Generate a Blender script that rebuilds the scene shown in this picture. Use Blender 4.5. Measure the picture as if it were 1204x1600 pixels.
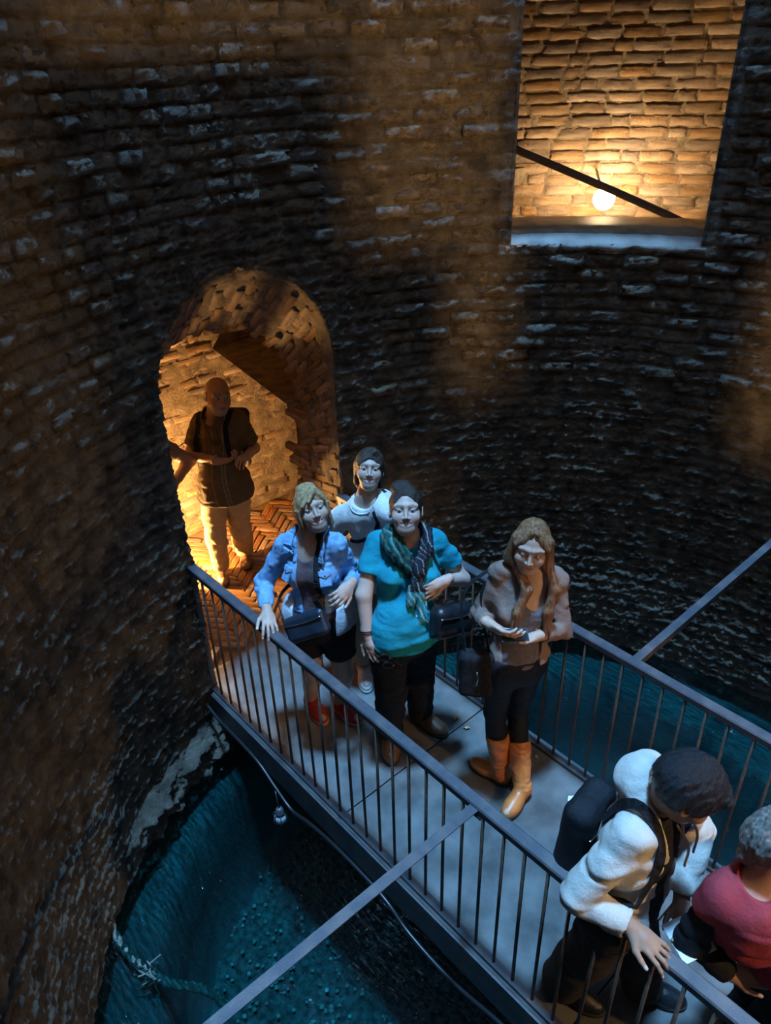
import bpy, math, random
import numpy as np
from mathutils import Matrix, Vector

for o in list(bpy.data.objects):
    bpy.data.objects.remove(o)
scene = bpy.context.scene
COL = scene.collection
rng = np.random.default_rng(7)
random.seed(7)
V = lambda *a: np.array(a, dtype=float)

# ---------------------------------------------------------------- camera
# world: origin at the axis of the well on the bridge deck, +Y along the bridge to the arched door, metres
CAM = V(-2.1, -1.155, 3.5)
cam_d = bpy.data.cameras.new('camera')
cam_d.sensor_fit = 'VERTICAL'; cam_d.sensor_height = 24.0; cam_d.sensor_width = 18.06
cam_d.lens = 24.0 * 1203.0 / 1600.0
cam_d.clip_start = 0.02; cam_d.clip_end = 200
cam = bpy.data.objects.new('camera', cam_d); COL.objects.link(cam)
RW = np.array([[9.99531774e-01, -3.05979115e-02, 0.0], [-1.60003953e-02, -5.22679579e-01, 8.52379050e-01],
               [-2.60810187e-02, -8.51979945e-01, -5.22924425e-01]])
TB = np.array([[.753, .658, 0], [-.658, .753, 0], [0, 0, 1.0]])
TB[:2] /= np.linalg.norm(TB[0])
CW = TB @ RW
m = np.eye(4); m[:3, 0] = CW[:, 0]; m[:3, 1] = -CW[:, 1]; m[:3, 2] = -CW[:, 2]; m[:3, 3] = CAM
cam.matrix_world = Matrix(m.tolist())
scene.camera = cam

# ---------------------------------------------------------------- world, daylight, exposure
scene.view_settings.view_transform = 'Standard'
scene.view_settings.look = 'None'
scene.view_settings.gamma = 1.0
scene.view_settings.use_curve_mapping = False
scene.view_settings.exposure = 0.0
w = bpy.data.worlds.new('world'); scene.world = w; w.use_nodes = True
bg = w.node_tree.nodes['Background']
bg.inputs[0].default_value = (0.24, 0.49, 0.90, 1); bg.inputs[1].default_value = 2.4
# daylight falling straight down the shaft (the mouth of the well seen from its bottom is about 5 degrees wide)
sd = bpy.data.lights.new('daylight', 'SUN'); sd.energy = 7.4; sd.angle = math.radians(4.6); sd.color = (0.21, 0.53, 1.0)
so = bpy.data.objects.new('daylight', sd); COL.objects.link(so); so.location = (0, 0, 12)
so.rotation_euler = (math.radians(1.0), math.radians(-.5), 0)
WARM = (1.0, 0.62, 0.27)

# ---------------------------------------------------------------- helpers
def setp(o, label=None, cat=None, group=None, kind=None):
    if label: o['label'] = label
    if cat: o['category'] = cat
    if group: o['group'] = group
    if kind: o['kind'] = kind
    return o

def mesh_np(name, verts, faces, smooth=False):
    verts = np.asarray(verts, dtype=np.float32); me = bpy.data.meshes.new(name)
    if isinstance(faces, np.ndarray):
        n, k = faces.shape
        me.vertices.add(len(verts)); me.vertices.foreach_set('co', verts.ravel())
        me.loops.add(n * k); me.loops.foreach_set('vertex_index', faces.astype(np.int32).ravel())
        me.polygons.add(n); me.polygons.foreach_set('loop_start', np.arange(0, n * k, k, dtype=np.int32))
        me.update(calc_edges=True)
    else:
        me.from_pydata([tuple(map(float, v)) for v in verts], [], [tuple(int(i) for i in f) for f in faces])
        me.update()
    if smooth:
        me.polygons.foreach_set('use_smooth', np.ones(len(me.polygons), dtype=bool))
    return me

def obj(name, me, mat=None, parent=None):
    o = bpy.data.objects.new(name, me); COL.objects.link(o)
    if mat is not None and me is not None and not me.materials: me.materials.append(mat)
    if parent is not None: o.parent = parent
    return o

def empty(name, loc=(0, 0, 0)):
    o = bpy.data.objects.new(name, None); COL.objects.link(o); o.location = [float(v) for v in loc]; o.empty_display_size = .1
    return o

def put(o, parent, base):
    """child whose mesh is in world coordinates under an Empty standing at base"""
    o.parent = parent; o.location = [-float(v) for v in base]
    return o

class MB:
    def __init__(s): s.v = []; s.f = []; s.n = 0
    def add(s, v, f):
        v = np.asarray(v, float); s.v.append(v); s.f += [tuple(i + s.n for i in q) for q in f]; s.n += len(v); return s
    def box(s, lo, hi, M=None, c=None):
        a, b = np.array(lo, float), np.array(hi, float)
        v = np.array([[a[0], a[1], a[2]], [b[0], a[1], a[2]], [b[0], b[1], a[2]], [a[0], b[1], a[2]],
                      [a[0], a[1], b[2]], [b[0], a[1], b[2]], [b[0], b[1], b[2]], [a[0], b[1], b[2]]])
        if M is not None: v = v @ np.asarray(M).T
        if c is not None: v = v + np.asarray(c)
        return s.add(v, [(0, 3, 2, 1), (4, 5, 6, 7), (0, 1, 5, 4), (1, 2, 6, 5), (2, 3, 7, 6), (3, 0, 4, 7)])
    def tube(s, pts, r, n=8, flat=None):
        pts = [np.array(p, float) for p in pts]; rr = r if hasattr(r, '__len__') else [r] * len(pts)
        ring = []; up0 = None
        for i, p in enumerate(pts):
            t = (pts[min(i + 1, len(pts) - 1)] - pts[max(i - 1, 0)]); t /= np.linalg.norm(t) + 1e-9
            if up0 is None:
                up0 = V(0, 0, 1) if abs(t[2]) < .9 else V(1, 0, 0)
            a = np.cross(t, up0); a /= np.linalg.norm(a) + 1e-9; b = np.cross(a, t); up0 = b
            for k in range(n):
                q = 2 * math.pi * k / n
                ring.append(p + rr[i] * (a * math.cos(q) + b * math.sin(q) * (flat if flat else 1)))
        f = []
        for i in range(len(pts) - 1):
            for k in range(n):
                f.append((i * n + k, i * n + (k + 1) % n, (i + 1) * n + (k + 1) % n, (i + 1) * n + k))
        f.append(tuple(range(n - 1, -1, -1))); f.append(tuple((len(pts) - 1) * n + k for k in range(n)))
        return s.add(ring, f)
    def strip(s, pts, nrm, width, th):
        """flat strap: pts centre line, nrm outward normals"""
        pts = [np.array(p, float) for p in pts]; vv = []
        for i, p in enumerate(pts):
            t = pts[min(i + 1, len(pts) - 1)] - pts[max(i - 1, 0)]; t /= np.linalg.norm(t) + 1e-9
            n_ = np.array(nrm[i] if len(np.shape(nrm)) > 1 else nrm, float); n_ = n_ - t * (t @ n_); n_ /= np.linalg.norm(n_) + 1e-9
            b = np.cross(t, n_)
            for sx, sn in ((-1, 0), (1, 0), (1, 1), (-1, 1)): vv.append(p + b * width / 2 * sx + n_ * th * sn)
        f = []
        for i in range(len(pts) - 1):
            for k in range(4): f.append((i * 4 + k, i * 4 + (k + 1) % 4, i * 4 + 4 + (k + 1) % 4, i * 4 + 4 + k))
        f += [(3, 2, 1, 0), tuple((len(pts) - 1) * 4 + k for k in range(4))]
        return s.add(vv, f)
    def mesh(s, name, smooth=False):
        me = mesh_np(name, np.concatenate(s.v), s.f, smooth); return me

def catmull(pts, n=6):
    pts = [np.array(p, float) for p in pts]; P = [2 * pts[0] - pts[1]] + pts + [2 * pts[-1] - pts[-2]]; out = []
    for i in range(1, len(P) - 2):
        for k in range(n):
            t = k / n
            out.append(.5 * ((2 * P[i]) + (-P[i - 1] + P[i + 1]) * t + (2 * P[i - 1] - 5 * P[i] + 4 * P[i + 1] - P[i + 2]) * t * t + (-P[i - 1] + 3 * P[i] - 3 * P[i + 1] + P[i + 2]) * t ** 3))
    out.append(pts[-1]); return out

def _h(ix, iy, iz, seed):
    n = (ix * 374761393 + iy * 668265263 + iz * 2147483647 + seed * 974711) & 0xFFFFFFFF
    n = ((n ^ (n >> 13)) * 1274126177) & 0xFFFFFFFF
    return ((n ^ (n >> 16)) & 0xFFFF) / 65535.0

def noise3(x, y, z, seed=0):
    xi = np.floor(x).astype(np.int64); yi = np.floor(y).astype(np.int64); zi = np.floor(z).astype(np.int64)
    fx = x - xi; fy = y - yi; fz = z - zi
    fx = fx * fx * (3 - 2 * fx); fy = fy * fy * (3 - 2 * fy); fz = fz * fz * (3 - 2 * fz)
    out = 0
    for a in (0, 1):
        for b in (0, 1):
            for c in (0, 1):
                wgt = (fx if a else 1 - fx) * (fy if b else 1 - fy) * (fz if c else 1 - fz)
                out = out + wgt * _h(xi + a, yi + b, zi + c, seed)
    return out * 2 - 1

def noise2(x, y, seed=0):
    xi = np.floor(x).astype(np.int64); yi = np.floor(y).astype(np.int64)
    fx = x - xi; fy = y - yi; fx = fx * fx * (3 - 2 * fx); fy = fy * fy * (3 - 2 * fy)
    h = lambda a, b: _h(a, b, np.zeros_like(a), seed)
    return 2 * ((h(xi, yi) * (1 - fx) + h(xi + 1, yi) * fx) * (1 - fy) + (h(xi, yi + 1) * (1 - fx) + h(xi + 1, yi + 1) * fx) * fy) - 1

def fbm2(x, y, seed=0, oct=4, ridged=False):
    a = 1; out = 0; tot = 0
    for o in range(oct):
        n = noise2(x * 2 ** o + 17 * o, y * 2 ** o - 9 * o, seed + o)
        out = out + a * ((1 - 2 * np.abs(n)) if ridged else n); tot += a; a *= .55
    return out / tot

unit_ = lambda v: np.asarray(v, float) / np.linalg.norm(v)
sst = lambda a, b, x: (lambda t: t * t * (3 - 2 * t))(np.clip((x - a) / (b - a), 0, 1))

# ---------------------------------------------------------------- materials
def mat(name, col, rough=.7, spec=.5, col2=None, nscale=6, ndetail=6, bump=0, bscale=40, rnd=0, attr=None, metal=0, stretch=None, sheen=0, lo=.35, hi=.65):
    M = bpy.data.materials.new(name); M.use_nodes = True; nt = M.node_tree; N = nt.nodes; L = nt.links
    b = N['Principled BSDF']; b.inputs['Roughness'].default_value = rough
    b.inputs['Specular IOR Level'].default_value = spec; b.inputs['Metallic'].default_value = metal
    if sheen: b.inputs['Sheen Weight'].default_value = sheen
    tc = N.new('ShaderNodeTexCoord'); src = tc.outputs['Object']
    if stretch:
        mp = N.new('ShaderNodeMapping'); mp.inputs['Scale'].default_value = stretch; L.new(src, mp.inputs[0]); src = mp.outputs[0]
    cur = None
    if attr:
        at = N.new('ShaderNodeAttribute'); at.attribute_name = attr; cur = at.outputs['Color']
    if col2 is not None:
        nz = N.new('ShaderNodeTexNoise'); nz.inputs['Scale'].default_value = nscale; nz.inputs['Detail'].default_value = ndetail
        L.new(src, nz.inputs['Vector'])
        rp = N.new('ShaderNodeValToRGB'); rp.color_ramp.elements[0].position = lo; rp.color_ramp.elements[1].position = hi
        rp.color_ramp.elements[0].color = (*col, 1); rp.color_ramp.elements[1].color = (*col2, 1)
        L.new(nz.outputs['Fac'], rp.inputs[0])
        if cur is None: cur = rp.outputs[0]
        else:
            mx = N.new('ShaderNodeMix'); mx.data_type = 'RGBA'; mx.blend_type = 'MULTIPLY'; mx.inputs[0].default_value = 1
            L.new(cur, mx.inputs[6]); L.new(rp.outputs[0], mx.inputs[7]); cur = mx.outputs[2]
    if rnd:
        oi = N.new('ShaderNodeObjectInfo'); at = N.new('ShaderNodeAttribute'); at.attribute_name = 'rnd'
        ad = N.new('ShaderNodeMath'); ad.operation = 'ADD'; L.new(oi.outputs['Random'], ad.inputs[0]); L.new(at.outputs['Fac'], ad.inputs[1])
        fr = N.new('ShaderNodeMath'); fr.operation = 'FRACT'; L.new(ad.outputs[0], fr.inputs[0])
        mr = N.new('ShaderNodeMapRange'); mr.inputs['To Min'].default_value = 1 - rnd; mr.inputs['To Max'].default_value = 1 + rnd
        L.new(fr.outputs[0], mr.inputs['Value'])
        hs = N.new('ShaderNodeHueSaturation'); L.new(mr.outputs[0], hs.inputs['Value'])
        m2 = N.new('ShaderNodeMapRange'); m2.inputs['To Min'].default_value = .7; m2.inputs['To Max'].default_value = 1.3
        mm = N.new('ShaderNodeMath'); mm.operation = 'MULTIPLY'; mm.inputs[1].default_value = 7.3; L.new(fr.outputs[0], mm.inputs[0])
        f2 = N.new('ShaderNodeMath'); f2.operation = 'FRACT'; L.new(mm.outputs[0], f2.inputs[0]); L.new(f2.outputs[0], m2.inputs['Value'])
        L.new(m2.outputs[0], hs.inputs['Saturation'])
        if cur is None: hs.inputs['Color'].default_value = (*col, 1)
        else: L.new(cur, hs.inputs['Color'])
        cur = hs.outputs[0]
    if cur is None: b.inputs['Base Color'].default_value = (*col, 1)
    else: L.new(cur, b.inputs['Base Color'])
    if bump and bscale == 1:                                # scaled brick pieces: relief from world position
        ge = N.new('ShaderNodeNewGeometry'); src = ge.outputs['Position']; bscale = 70; bump = bump * .018
    if bump:
        nb = N.new('ShaderNodeTexNoise'); nb.inputs['Scale'].default_value = bscale; nb.inputs['Detail'].default_value = 8; nb.inputs['Roughness'].default_value = .72
        L.new(src, nb.inputs['Vector'])
        bp = N.new('ShaderNodeBump'); bp.inputs['Strength'].default_value = 1.0; bp.inputs['Distance'].default_value = bump
        L.new(nb.outputs['Fac'], bp.inputs['Height']); L.new(bp.outputs[0], b.inputs['Normal'])
    return M

M_rock = mat('tuff_rock', (.10, .08, .058), .55, .5, (.30, .245, .175), 9, 14, .05, 55)
M_brick = mat('old_brick', (.12, .09, .06), .58, .5, (.29, .225, .15), 30, 8, 1.8, 1, rnd=.3)
M_brickw = mat('ramp_brick', (.20, .125, .075), .75, .3, (.36, .25, .16), 1.5, 10, .5, 1, rnd=.33)
M_mortar = mat('mortar', (.17, .125, .08), .8, .3, (.34, .26, .175), 12, 12, .022, 40)
M_paver = mat('paver_brick', (.20, .10, .05), .6, .4, (.36, .20, .11), 1.5, 8, .3, 1, rnd=.25)
M_sill = mat('sill_cement', (.34, .33, .30), .7, .4, (.5, .48, .44), 8, 8, .012, 40)
M_deck = mat('deck_concrete', (.055, .053, .048), .6, .5, (.21, .205, .19), 5, 15, .006, 110, lo=.3, hi=.72)
M_steel = mat('painted_steel', (.055, .055, .065), .42, .6, (.13, .105, .095), 14, 8, .0012, 160, lo=.42, hi=.75)
M_baluster = mat('rusty_baluster', (.05, .04, .035), .6, .4, (.12, .065, .035), 25, 6, .001, 200)
M_rubber = mat('black_cable', (.012, .012, .013), .35, .5)
M_bed = mat('submerged_ledge', (.11, .16, .16), .8, .2, (.20, .27, .25), 5, 12, .05, 25, stretch=(1, .35, 1))
M_gravel = mat('submerged_gravel', (.05, .12, .12), .8, .2, (.26, .40, .36), 24, 10, .04, 45)
M_coin = mat('coin_metal', (.42, .46, .38), .45, .5, rnd=.4)
M_rope = mat('algae_rope', (.10, .12, .10), .8, .3, (.24, .26, .22), 40, 6, .006, 90)
M_paper = mat('litter_paper', (.72, .74, .74), .7, .3, (.85, .86, .86), 30, 4)
M_leaf = mat('dry_leaf', (.42, .27, .10), .7, .3, (.55, .40, .18), 30, 4)

# water: a reflecting, tinted, see-through surface with ripples
M_water = bpy.data.materials.new('well_water'); M_water.use_nodes = True
nt = M_water.node_tree; N = nt.nodes; L = nt.links; N.remove(N['Principled BSDF'])
tr = N.new('ShaderNodeBsdfTransparent'); tr.inputs[0].default_value = (.17, .60, .62, 1)
gl = N.new('ShaderNodeBsdfGlossy'); gl.inputs['Roughness'].default_value = .06
fr = N.new('ShaderNodeFresnel'); fr.inputs['IOR'].default_value = 1.33
mxs = N.new('ShaderNodeMixShader'); L.new(fr.outputs[0], mxs.inputs[0]); L.new(tr.outputs[0], mxs.inputs[1]); L.new(gl.outputs[0], mxs.inputs[2])
tc = N.new('ShaderNodeTexCoord'); mp = N.new('ShaderNodeMapping'); mp.inputs['Scale'].default_value = (44, 12, 1); mp.inputs['Rotation'].default_value = (0, 0, .9)
L.new(tc.outputs['Object'], mp.inputs[0])
nz = N.new('ShaderNodeTexNoise'); nz.inputs['Scale'].default_value = 1.0; nz.inputs['Detail'].default_value = 5; nz.inputs['Distortion'].default_value = .6; L.new(mp.outputs[0], nz.inputs['Vector'])
bp = N.new('ShaderNodeBump'); bp.inputs['Distance'].default_value = .06; L.new(nz.outputs['Fac'], bp.inputs['Height'])
L.new(bp.outputs[0], gl.inputs['Normal']); L.new(bp.outputs[0], fr.inputs['Normal'])
L.new(mxs.outputs[0], N['Material Output'].inputs['Surface'])

# ---------------------------------------------------------------- the shaft
R = 2.38; R2 = 2.82; ZW = -0.45
WIN = (math.radians(24.4), math.radians(49.9), 2.46, 4.35)          # the window opposite
DOORW, DSPR, DRISE = .555, 1.95, .55
pol = lambda r, t, z: np.stack([r * np.cos(t), r * np.sin(t), z + 0 * t], -1)

def rough_w(t, z):
    d = np.degrees(t)
    lim = 1.75 + .25 * noise2(d / 7, z * 2, 91) + .55 * sst(100, 135, d) - .1 * sst(80, 60, d)
    r = 1 - sst(lim - .35, lim + .35, z)
    ar = np.hypot((np.cos(t) * R) / 1.15, (z - 2.0)); r = np.maximum(r, (1 - sst(.62, .95, ar)) * .9)
    return np.clip(r, 0, 1)

CH = .080
def brick_len(t): return np.where(np.degrees(t) > 84, .138, .215)

def disp(t, z):
    s = t * R; d = np.degrees(t)
    rw = rough_w(t, z)
    big = .018 * fbm2(s * 1.6, z * 1.4, 3, 3)
    mid = fbm2(s * 10, z * 18, 11, 4)
    rid = fbm2(s * 18, z * 38, 23, 3, True)
    fine = fbm2(s * 45, z * 75, 31, 2)
    zz = z + .012 * noise2(s * 3, z * 2, 41) + .006 * noise2(s * 11, z * 5, 42)
    row = np.floor(zz / CH); fz = zz / CH - row
    bl = brick_len(t); u = s / bl + .5 * (row % 2) + .17 * np.sin(row * 2.3); col = np.floor(u); fu = u - col
    gz = np.minimum(fz, 1 - fz) * CH; gu = np.minimum(fu, 1 - fu) * bl
    groove = np.minimum(sst(.0, .012, gz), sst(.0, .010, gu))
    pb = _h(row.astype(np.int64), col.astype(np.int64), 0, 5) - .5
    bricky = (groove - 1) * .016 + pb * .016
    courses = (sst(0, .03, gz) - 1) * .02
    clear = 1 - rw
    out = big + clear * (bricky + .008 * mid + .007 * rid + .009 * fine) + rw * (.013 * mid + .018 * rid + .013 * fine + courses * .6)
    # ledge at the water line left of the door, broken rock
    lw = sst(99, 104, d) * (1 - sst(123, 130, d))
    out = out + lw * (.10 + .06 * mid) * sst(-.20, -.27, z + .05 * mid)
    low = sst(.55, -.3, z) * (1 - lw) * .05
    return out + low

def door_mask(x, z, grow=0):
    wv = DOORW + grow
    return (np.abs(x) < wv) & (z > -.02) & ((z < DSPR) | ((x / wv) ** 2 + ((z - DSPR) / (DRISE + grow)) ** 2 < 1))

ntc, nzc = 790, 530
t1 = np.radians(np.linspace(-30, 172, ntc)); z1 = np.linspace(-.95, 4.35, nzc)
# columns snapped to the window jambs so that its edges are clean
for tt in WIN[:2]: t1[np.argmin(abs(t1 - tt))] = tt
z1[np.argmin(abs(z1 - WIN[2]))] = WIN[2]
TT, ZZ = np.meshgrid(t1, z1)
D = disp(TT, ZZ)
wm = ((TT >= WIN[0] - .03) & (TT <= WIN[1] + .03) & (ZZ > WIN[2] - .05))
D = np.where(wm, D * .35, D)
P = pol(R - D, TT, ZZ)
idx = np.arange(ntc * nzc).reshape(nzc, ntc)
tcn = .5 * (TT[1:, 1:] + TT[:-1, :-1]); zcn = .5 * (ZZ[1:, 1:] + ZZ[:-1, :-1])
en = .03 * fbm2(tcn * R * 5, zcn * 5, 77, 3)
keep = ~door_mask(np.cos(tcn) * R + en * 0 , zcn + 0 * en, grow=.0) | (np.sin(tcn) < 0)
keep &= ~((tcn > WIN[0]) & (tcn < WIN[1]) & (zcn > WIN[2]))
q = np.stack([idx[:-1, :-1], idx[:-1, 1:], idx[1:, 1:], idx[1:, :-1]], -1)[keep][:, ::-1]
wall = obj('wall_shaft', mesh_np('wall_shaft', P.reshape(-1, 3), q, True), M_rock)
setp(wall, 'rough dark brick and tuff wall of the round well shaft', kind='structure')

# ---- the unseen half of the shaft (same brickwork, coarser), with the door behind, the window we look from and lamp windows
def cyl_cross(Lp, P):
    """angle and height where the line from lamp Lp to far-wall point P pierces the near wall"""
    d = P - Lp; a = d[:2] @ d[:2]; b = Lp[:2] @ d[:2]; c = Lp[:2] @ Lp[:2] - R * R
    t = (-b - math.sqrt(max(b * b - a * c, 0))) / a; q_ = Lp + d * t
    return math.degrees(math.atan2(q_[1], q_[0])) % 360, q_[2]
wp = lambda th, z: V(R * math.cos(math.radians(th)), R * math.sin(math.radians(th)), z)
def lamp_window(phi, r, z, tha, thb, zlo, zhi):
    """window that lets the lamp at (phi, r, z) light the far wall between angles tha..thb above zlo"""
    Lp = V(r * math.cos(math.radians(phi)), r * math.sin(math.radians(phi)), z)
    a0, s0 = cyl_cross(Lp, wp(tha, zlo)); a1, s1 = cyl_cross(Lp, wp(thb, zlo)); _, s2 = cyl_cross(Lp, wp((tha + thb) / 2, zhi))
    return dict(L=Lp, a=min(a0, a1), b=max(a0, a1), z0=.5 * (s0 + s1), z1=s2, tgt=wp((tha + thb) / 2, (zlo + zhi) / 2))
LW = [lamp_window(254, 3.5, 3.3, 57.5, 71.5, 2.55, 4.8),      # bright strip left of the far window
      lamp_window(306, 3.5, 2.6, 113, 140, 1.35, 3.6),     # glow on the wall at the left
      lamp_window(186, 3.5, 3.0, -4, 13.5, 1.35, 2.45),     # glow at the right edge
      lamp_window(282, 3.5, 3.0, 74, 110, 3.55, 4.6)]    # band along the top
WIN2 = (math.radians(197), math.radians(231), 2.46, 4.35)
edges_t = set(np.round(np.arange(170, 332.1, 2.0), 3)); edges_z = set(np.round(np.arange(-.95, 6.01, .12), 3))
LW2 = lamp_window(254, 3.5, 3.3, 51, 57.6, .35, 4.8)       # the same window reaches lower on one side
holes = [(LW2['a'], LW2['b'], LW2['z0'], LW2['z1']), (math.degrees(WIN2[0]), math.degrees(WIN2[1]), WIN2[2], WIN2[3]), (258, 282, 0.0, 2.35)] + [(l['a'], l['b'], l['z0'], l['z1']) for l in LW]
for a, b, c, d in holes: edges_t |= {a, b}; edges_z |= {c, d}
et = np.radians(np.array(sorted(edges_t))); ez = np.array(sorted(edges_z))
T2, Z2 = np.meshgrid(et, ez)
D2 = .02 * fbm2(T2 * R * 2, Z2 * 2, 3, 3); D2[:, :3] = D2[:, :3] * 0 - .01; D2[:, -3:] = D2[:, -3:] * 0 - .01
P2 = pol(R - D2 * .5, T2, Z2); i2 = np.arange(T2.size).reshape(T2.shape)
tc2 = np.degrees(.5 * (T2[1:, 1:] + T2[:-1, :-1])); zc2 = .5 * (Z2[1:, 1:] + Z2[:-1, :-1])
k2 = np.ones_like(tc2, bool)
for a, b, c, d in holes: k2 &= ~((tc2 > a) & (tc2 < b) & (zc2 > c) & (zc2 < d))
q2 = np.stack([i2[:-1, :-1], i2[:-1, 1:], i2[1:, 1:], i2[1:, :-1]], -1)[k2][:, ::-1]
wb = obj('wall_shaft_back', mesh_np('wall_shaft_back', P2.reshape(-1, 3), q2, True), M_rock)
setp(wb, 'rough brick wall of the shaft behind and beside the viewing window', kind='structure')
# shaft above
tt = np.radians(np.linspace(0, 360, 181)); zz = np.linspace(4.3, 9.0, 40); T3, Z3 = np.meshgrid(tt, zz)
i3 = np.arange(T3.size).reshape(T3.shape); q3 = np.stack([i3[:-1, :-1], i3[:-1, 1:], i3[1:, 1:], i3[1:, :-1]], -1).reshape(-1, 4)[:, ::-1]
wu = obj('wall_shaft_upper', mesh_np('wall_shaft_upper', pol(R + .01 + .02 * noise2(T3 * 9, Z3 * 4), T3, Z3).reshape(-1, 3), q3, True), M_rock)
setp(wu, 'brick shaft of the well rising out of the picture', kind='structure')
# solid ground around the shaft, roofing the ramps
ca = [pol(R + .03, tt, 8.9), pol(7.5, tt, 8.9)]; n_ = len(tt)
cap = obj('ceiling', mesh_np('ceiling', np.concatenate(ca), np.array([(k, k + 1, n_ + k + 1, n_ + k) for k in range(n_ - 1)])), M_rock)
setp(cap, 'solid ground around the shaft mouth', kind='structure')
# outer wall of the ramps
zz = np.linspace(-1, 9, 50); T3, Z3 = np.meshgrid(tt, zz); i3 = np.arange(T3.size).reshape(T3.shape)
tcq = np.degrees(.5 * (T3[1:, 1:] + T3[:-1, :-1])); zcq = .5 * (Z3[1:, 1:] + Z3[:-1, :-1])
q3 = np.stack([i3[:-1, :-1], i3[:-1, 1:], i3[1:, 1:], i3[1:, :-1]], -1)[~((tcq > 56) & (tcq < 124) & (zcq < 2.65))][:, ::-1]
RO = 4.08
bulge = lambda t: .0 + .14 * np.clip(1 - np.abs(np.degrees(t) - 82) / 40, 0, 1)
wo = obj('wall_ramp_outer', mesh_np('wall_ramp_outer', pol(RO + .006 + .006 * fbm2(T3 * 20, Z3 * 6, 8, 3), T3, Z3).reshape(-1, 3), q3, True), M_mortar)
setp(wo, 'outer wall of the spiral ramp seen through window and door', kind='structure')

# ---------------------------------------------------------------- brick pieces: shared mesh variants
def brick_mesh(seed, nx=6, nz=4, ny=1, chip=.16, wob=.10):
    """unit brick: x length 1, z height 1, front face at y=0 (faces -y), depth 1 behind"""
    r = np.random.default_rng(seed)
    xs = np.linspace(-.5, .5, nx + 1); zs = np.linspace(-.5, .5, nz + 1)
    X, Z = np.meshgrid(xs, zs); ed = np.minimum(np.minimum(.5 - abs(X), (.5 - abs(Z)) * .6) * 5, 1)
    Y = (1 - np.clip(ed, 0, 1)) * chip * (1 + .5 * r.standard_normal(X.shape)) + wob * r.standard_normal(X.shape) * .6
    Xj = X + (abs(X) < .49) * r.uniform(-.04, .04, X.shape) + (abs(X) > .49) * np.sign(X) * r.uniform(-.05, .0, X.shape)
    Zj = Z + (abs(Z) < .49) * r.uniform(-.05, .05, X.shape) + (abs(Z) > .49) * np.sign(Z) * r.uniform(-.10, .0, X.shape)
    F = np.stack([Xj, Y, Zj], -1).reshape(-1, 3); n = nx + 1
    i = np.arange((nx + 1) * (nz + 1)).reshape(nz + 1, nx + 1)
    f = np.stack([i[:-1, :-1], i[:-1, 1:], i[1:, 1:], i[1:, :-1]], -1).reshape(-1, 4).tolist()
    loop = list(i[0, :]) + list(i[1:, -1]) + list(i[-1, :-1][::-1]) + list(i[1:-1, 0][::-1])
    B = F[loop].copy(); B[:, 1] = 1.0; base = len(F); k = len(loop)
    f += [(loop[j], base + j, base + (j + 1) % k, loop[(j + 1) % k]) for j in range(k)]
    return np.concatenate([F, B]), np.array(f)
BV = [brick_mesh(100 + k, chip=.17, wob=.16) for k in range(16)] + [brick_mesh(200 + k, chip=.10, wob=.05) for k in range(16)]
BVM = {}
def brick_variant(k, mt):
    if (k, mt.name) not in BVM:
        me = mesh_np('brick', BV[k][0], BV[k][1], False); me.materials.append(mt); BVM[(k, mt.name)] = me
    return BVM[(k, mt.name)]
def bricks(parent, items, mt, limit=300, stuff='brick_field', name='brick', flush=True):
    """items: (score, 4x4 matrix); the best `limit` become objects, the rest one joined part"""
    items = sorted(items, key=lambda a: a[0]); rest = []
    for j, (sc, Mx) in enumerate(items):
        k = int(rng.integers(16)) + (16 if flush else 0)
        if j < limit:
            o = obj(name, brick_variant(k, mt), None, parent); o.matrix_local = Matrix(Mx.tolist())
        else: rest.append((k, Mx))
    if rest:
        vs, fs, rn, n = [], [], [], 0
        for k, Mx in rest:
            v, f = BV[k]; vs.append(v @ Mx[:3, :3].T + Mx[:3, 3]); fs.append(f + n); n += len(v); rn.append(np.full(len(v), rng.random()))
        me = mesh_np(stuff, np.concatenate(vs), np.concatenate(fs), False)
        a = me.attributes.new('rnd', 'FLOAT', 'POINT'); a.data.foreach_set('value', np.concatenate(rn).astype(np.float32))
        o = obj(stuff, me, mt, parent); o['kind'] = 'stuff'
def fmat(x, y, z, c):
    Mx = np.eye(4); Mx[:3, 0] = x; Mx[:3, 1] = y; Mx[:3, 2] = z; Mx[:3, 3] = c; return Mx

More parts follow.
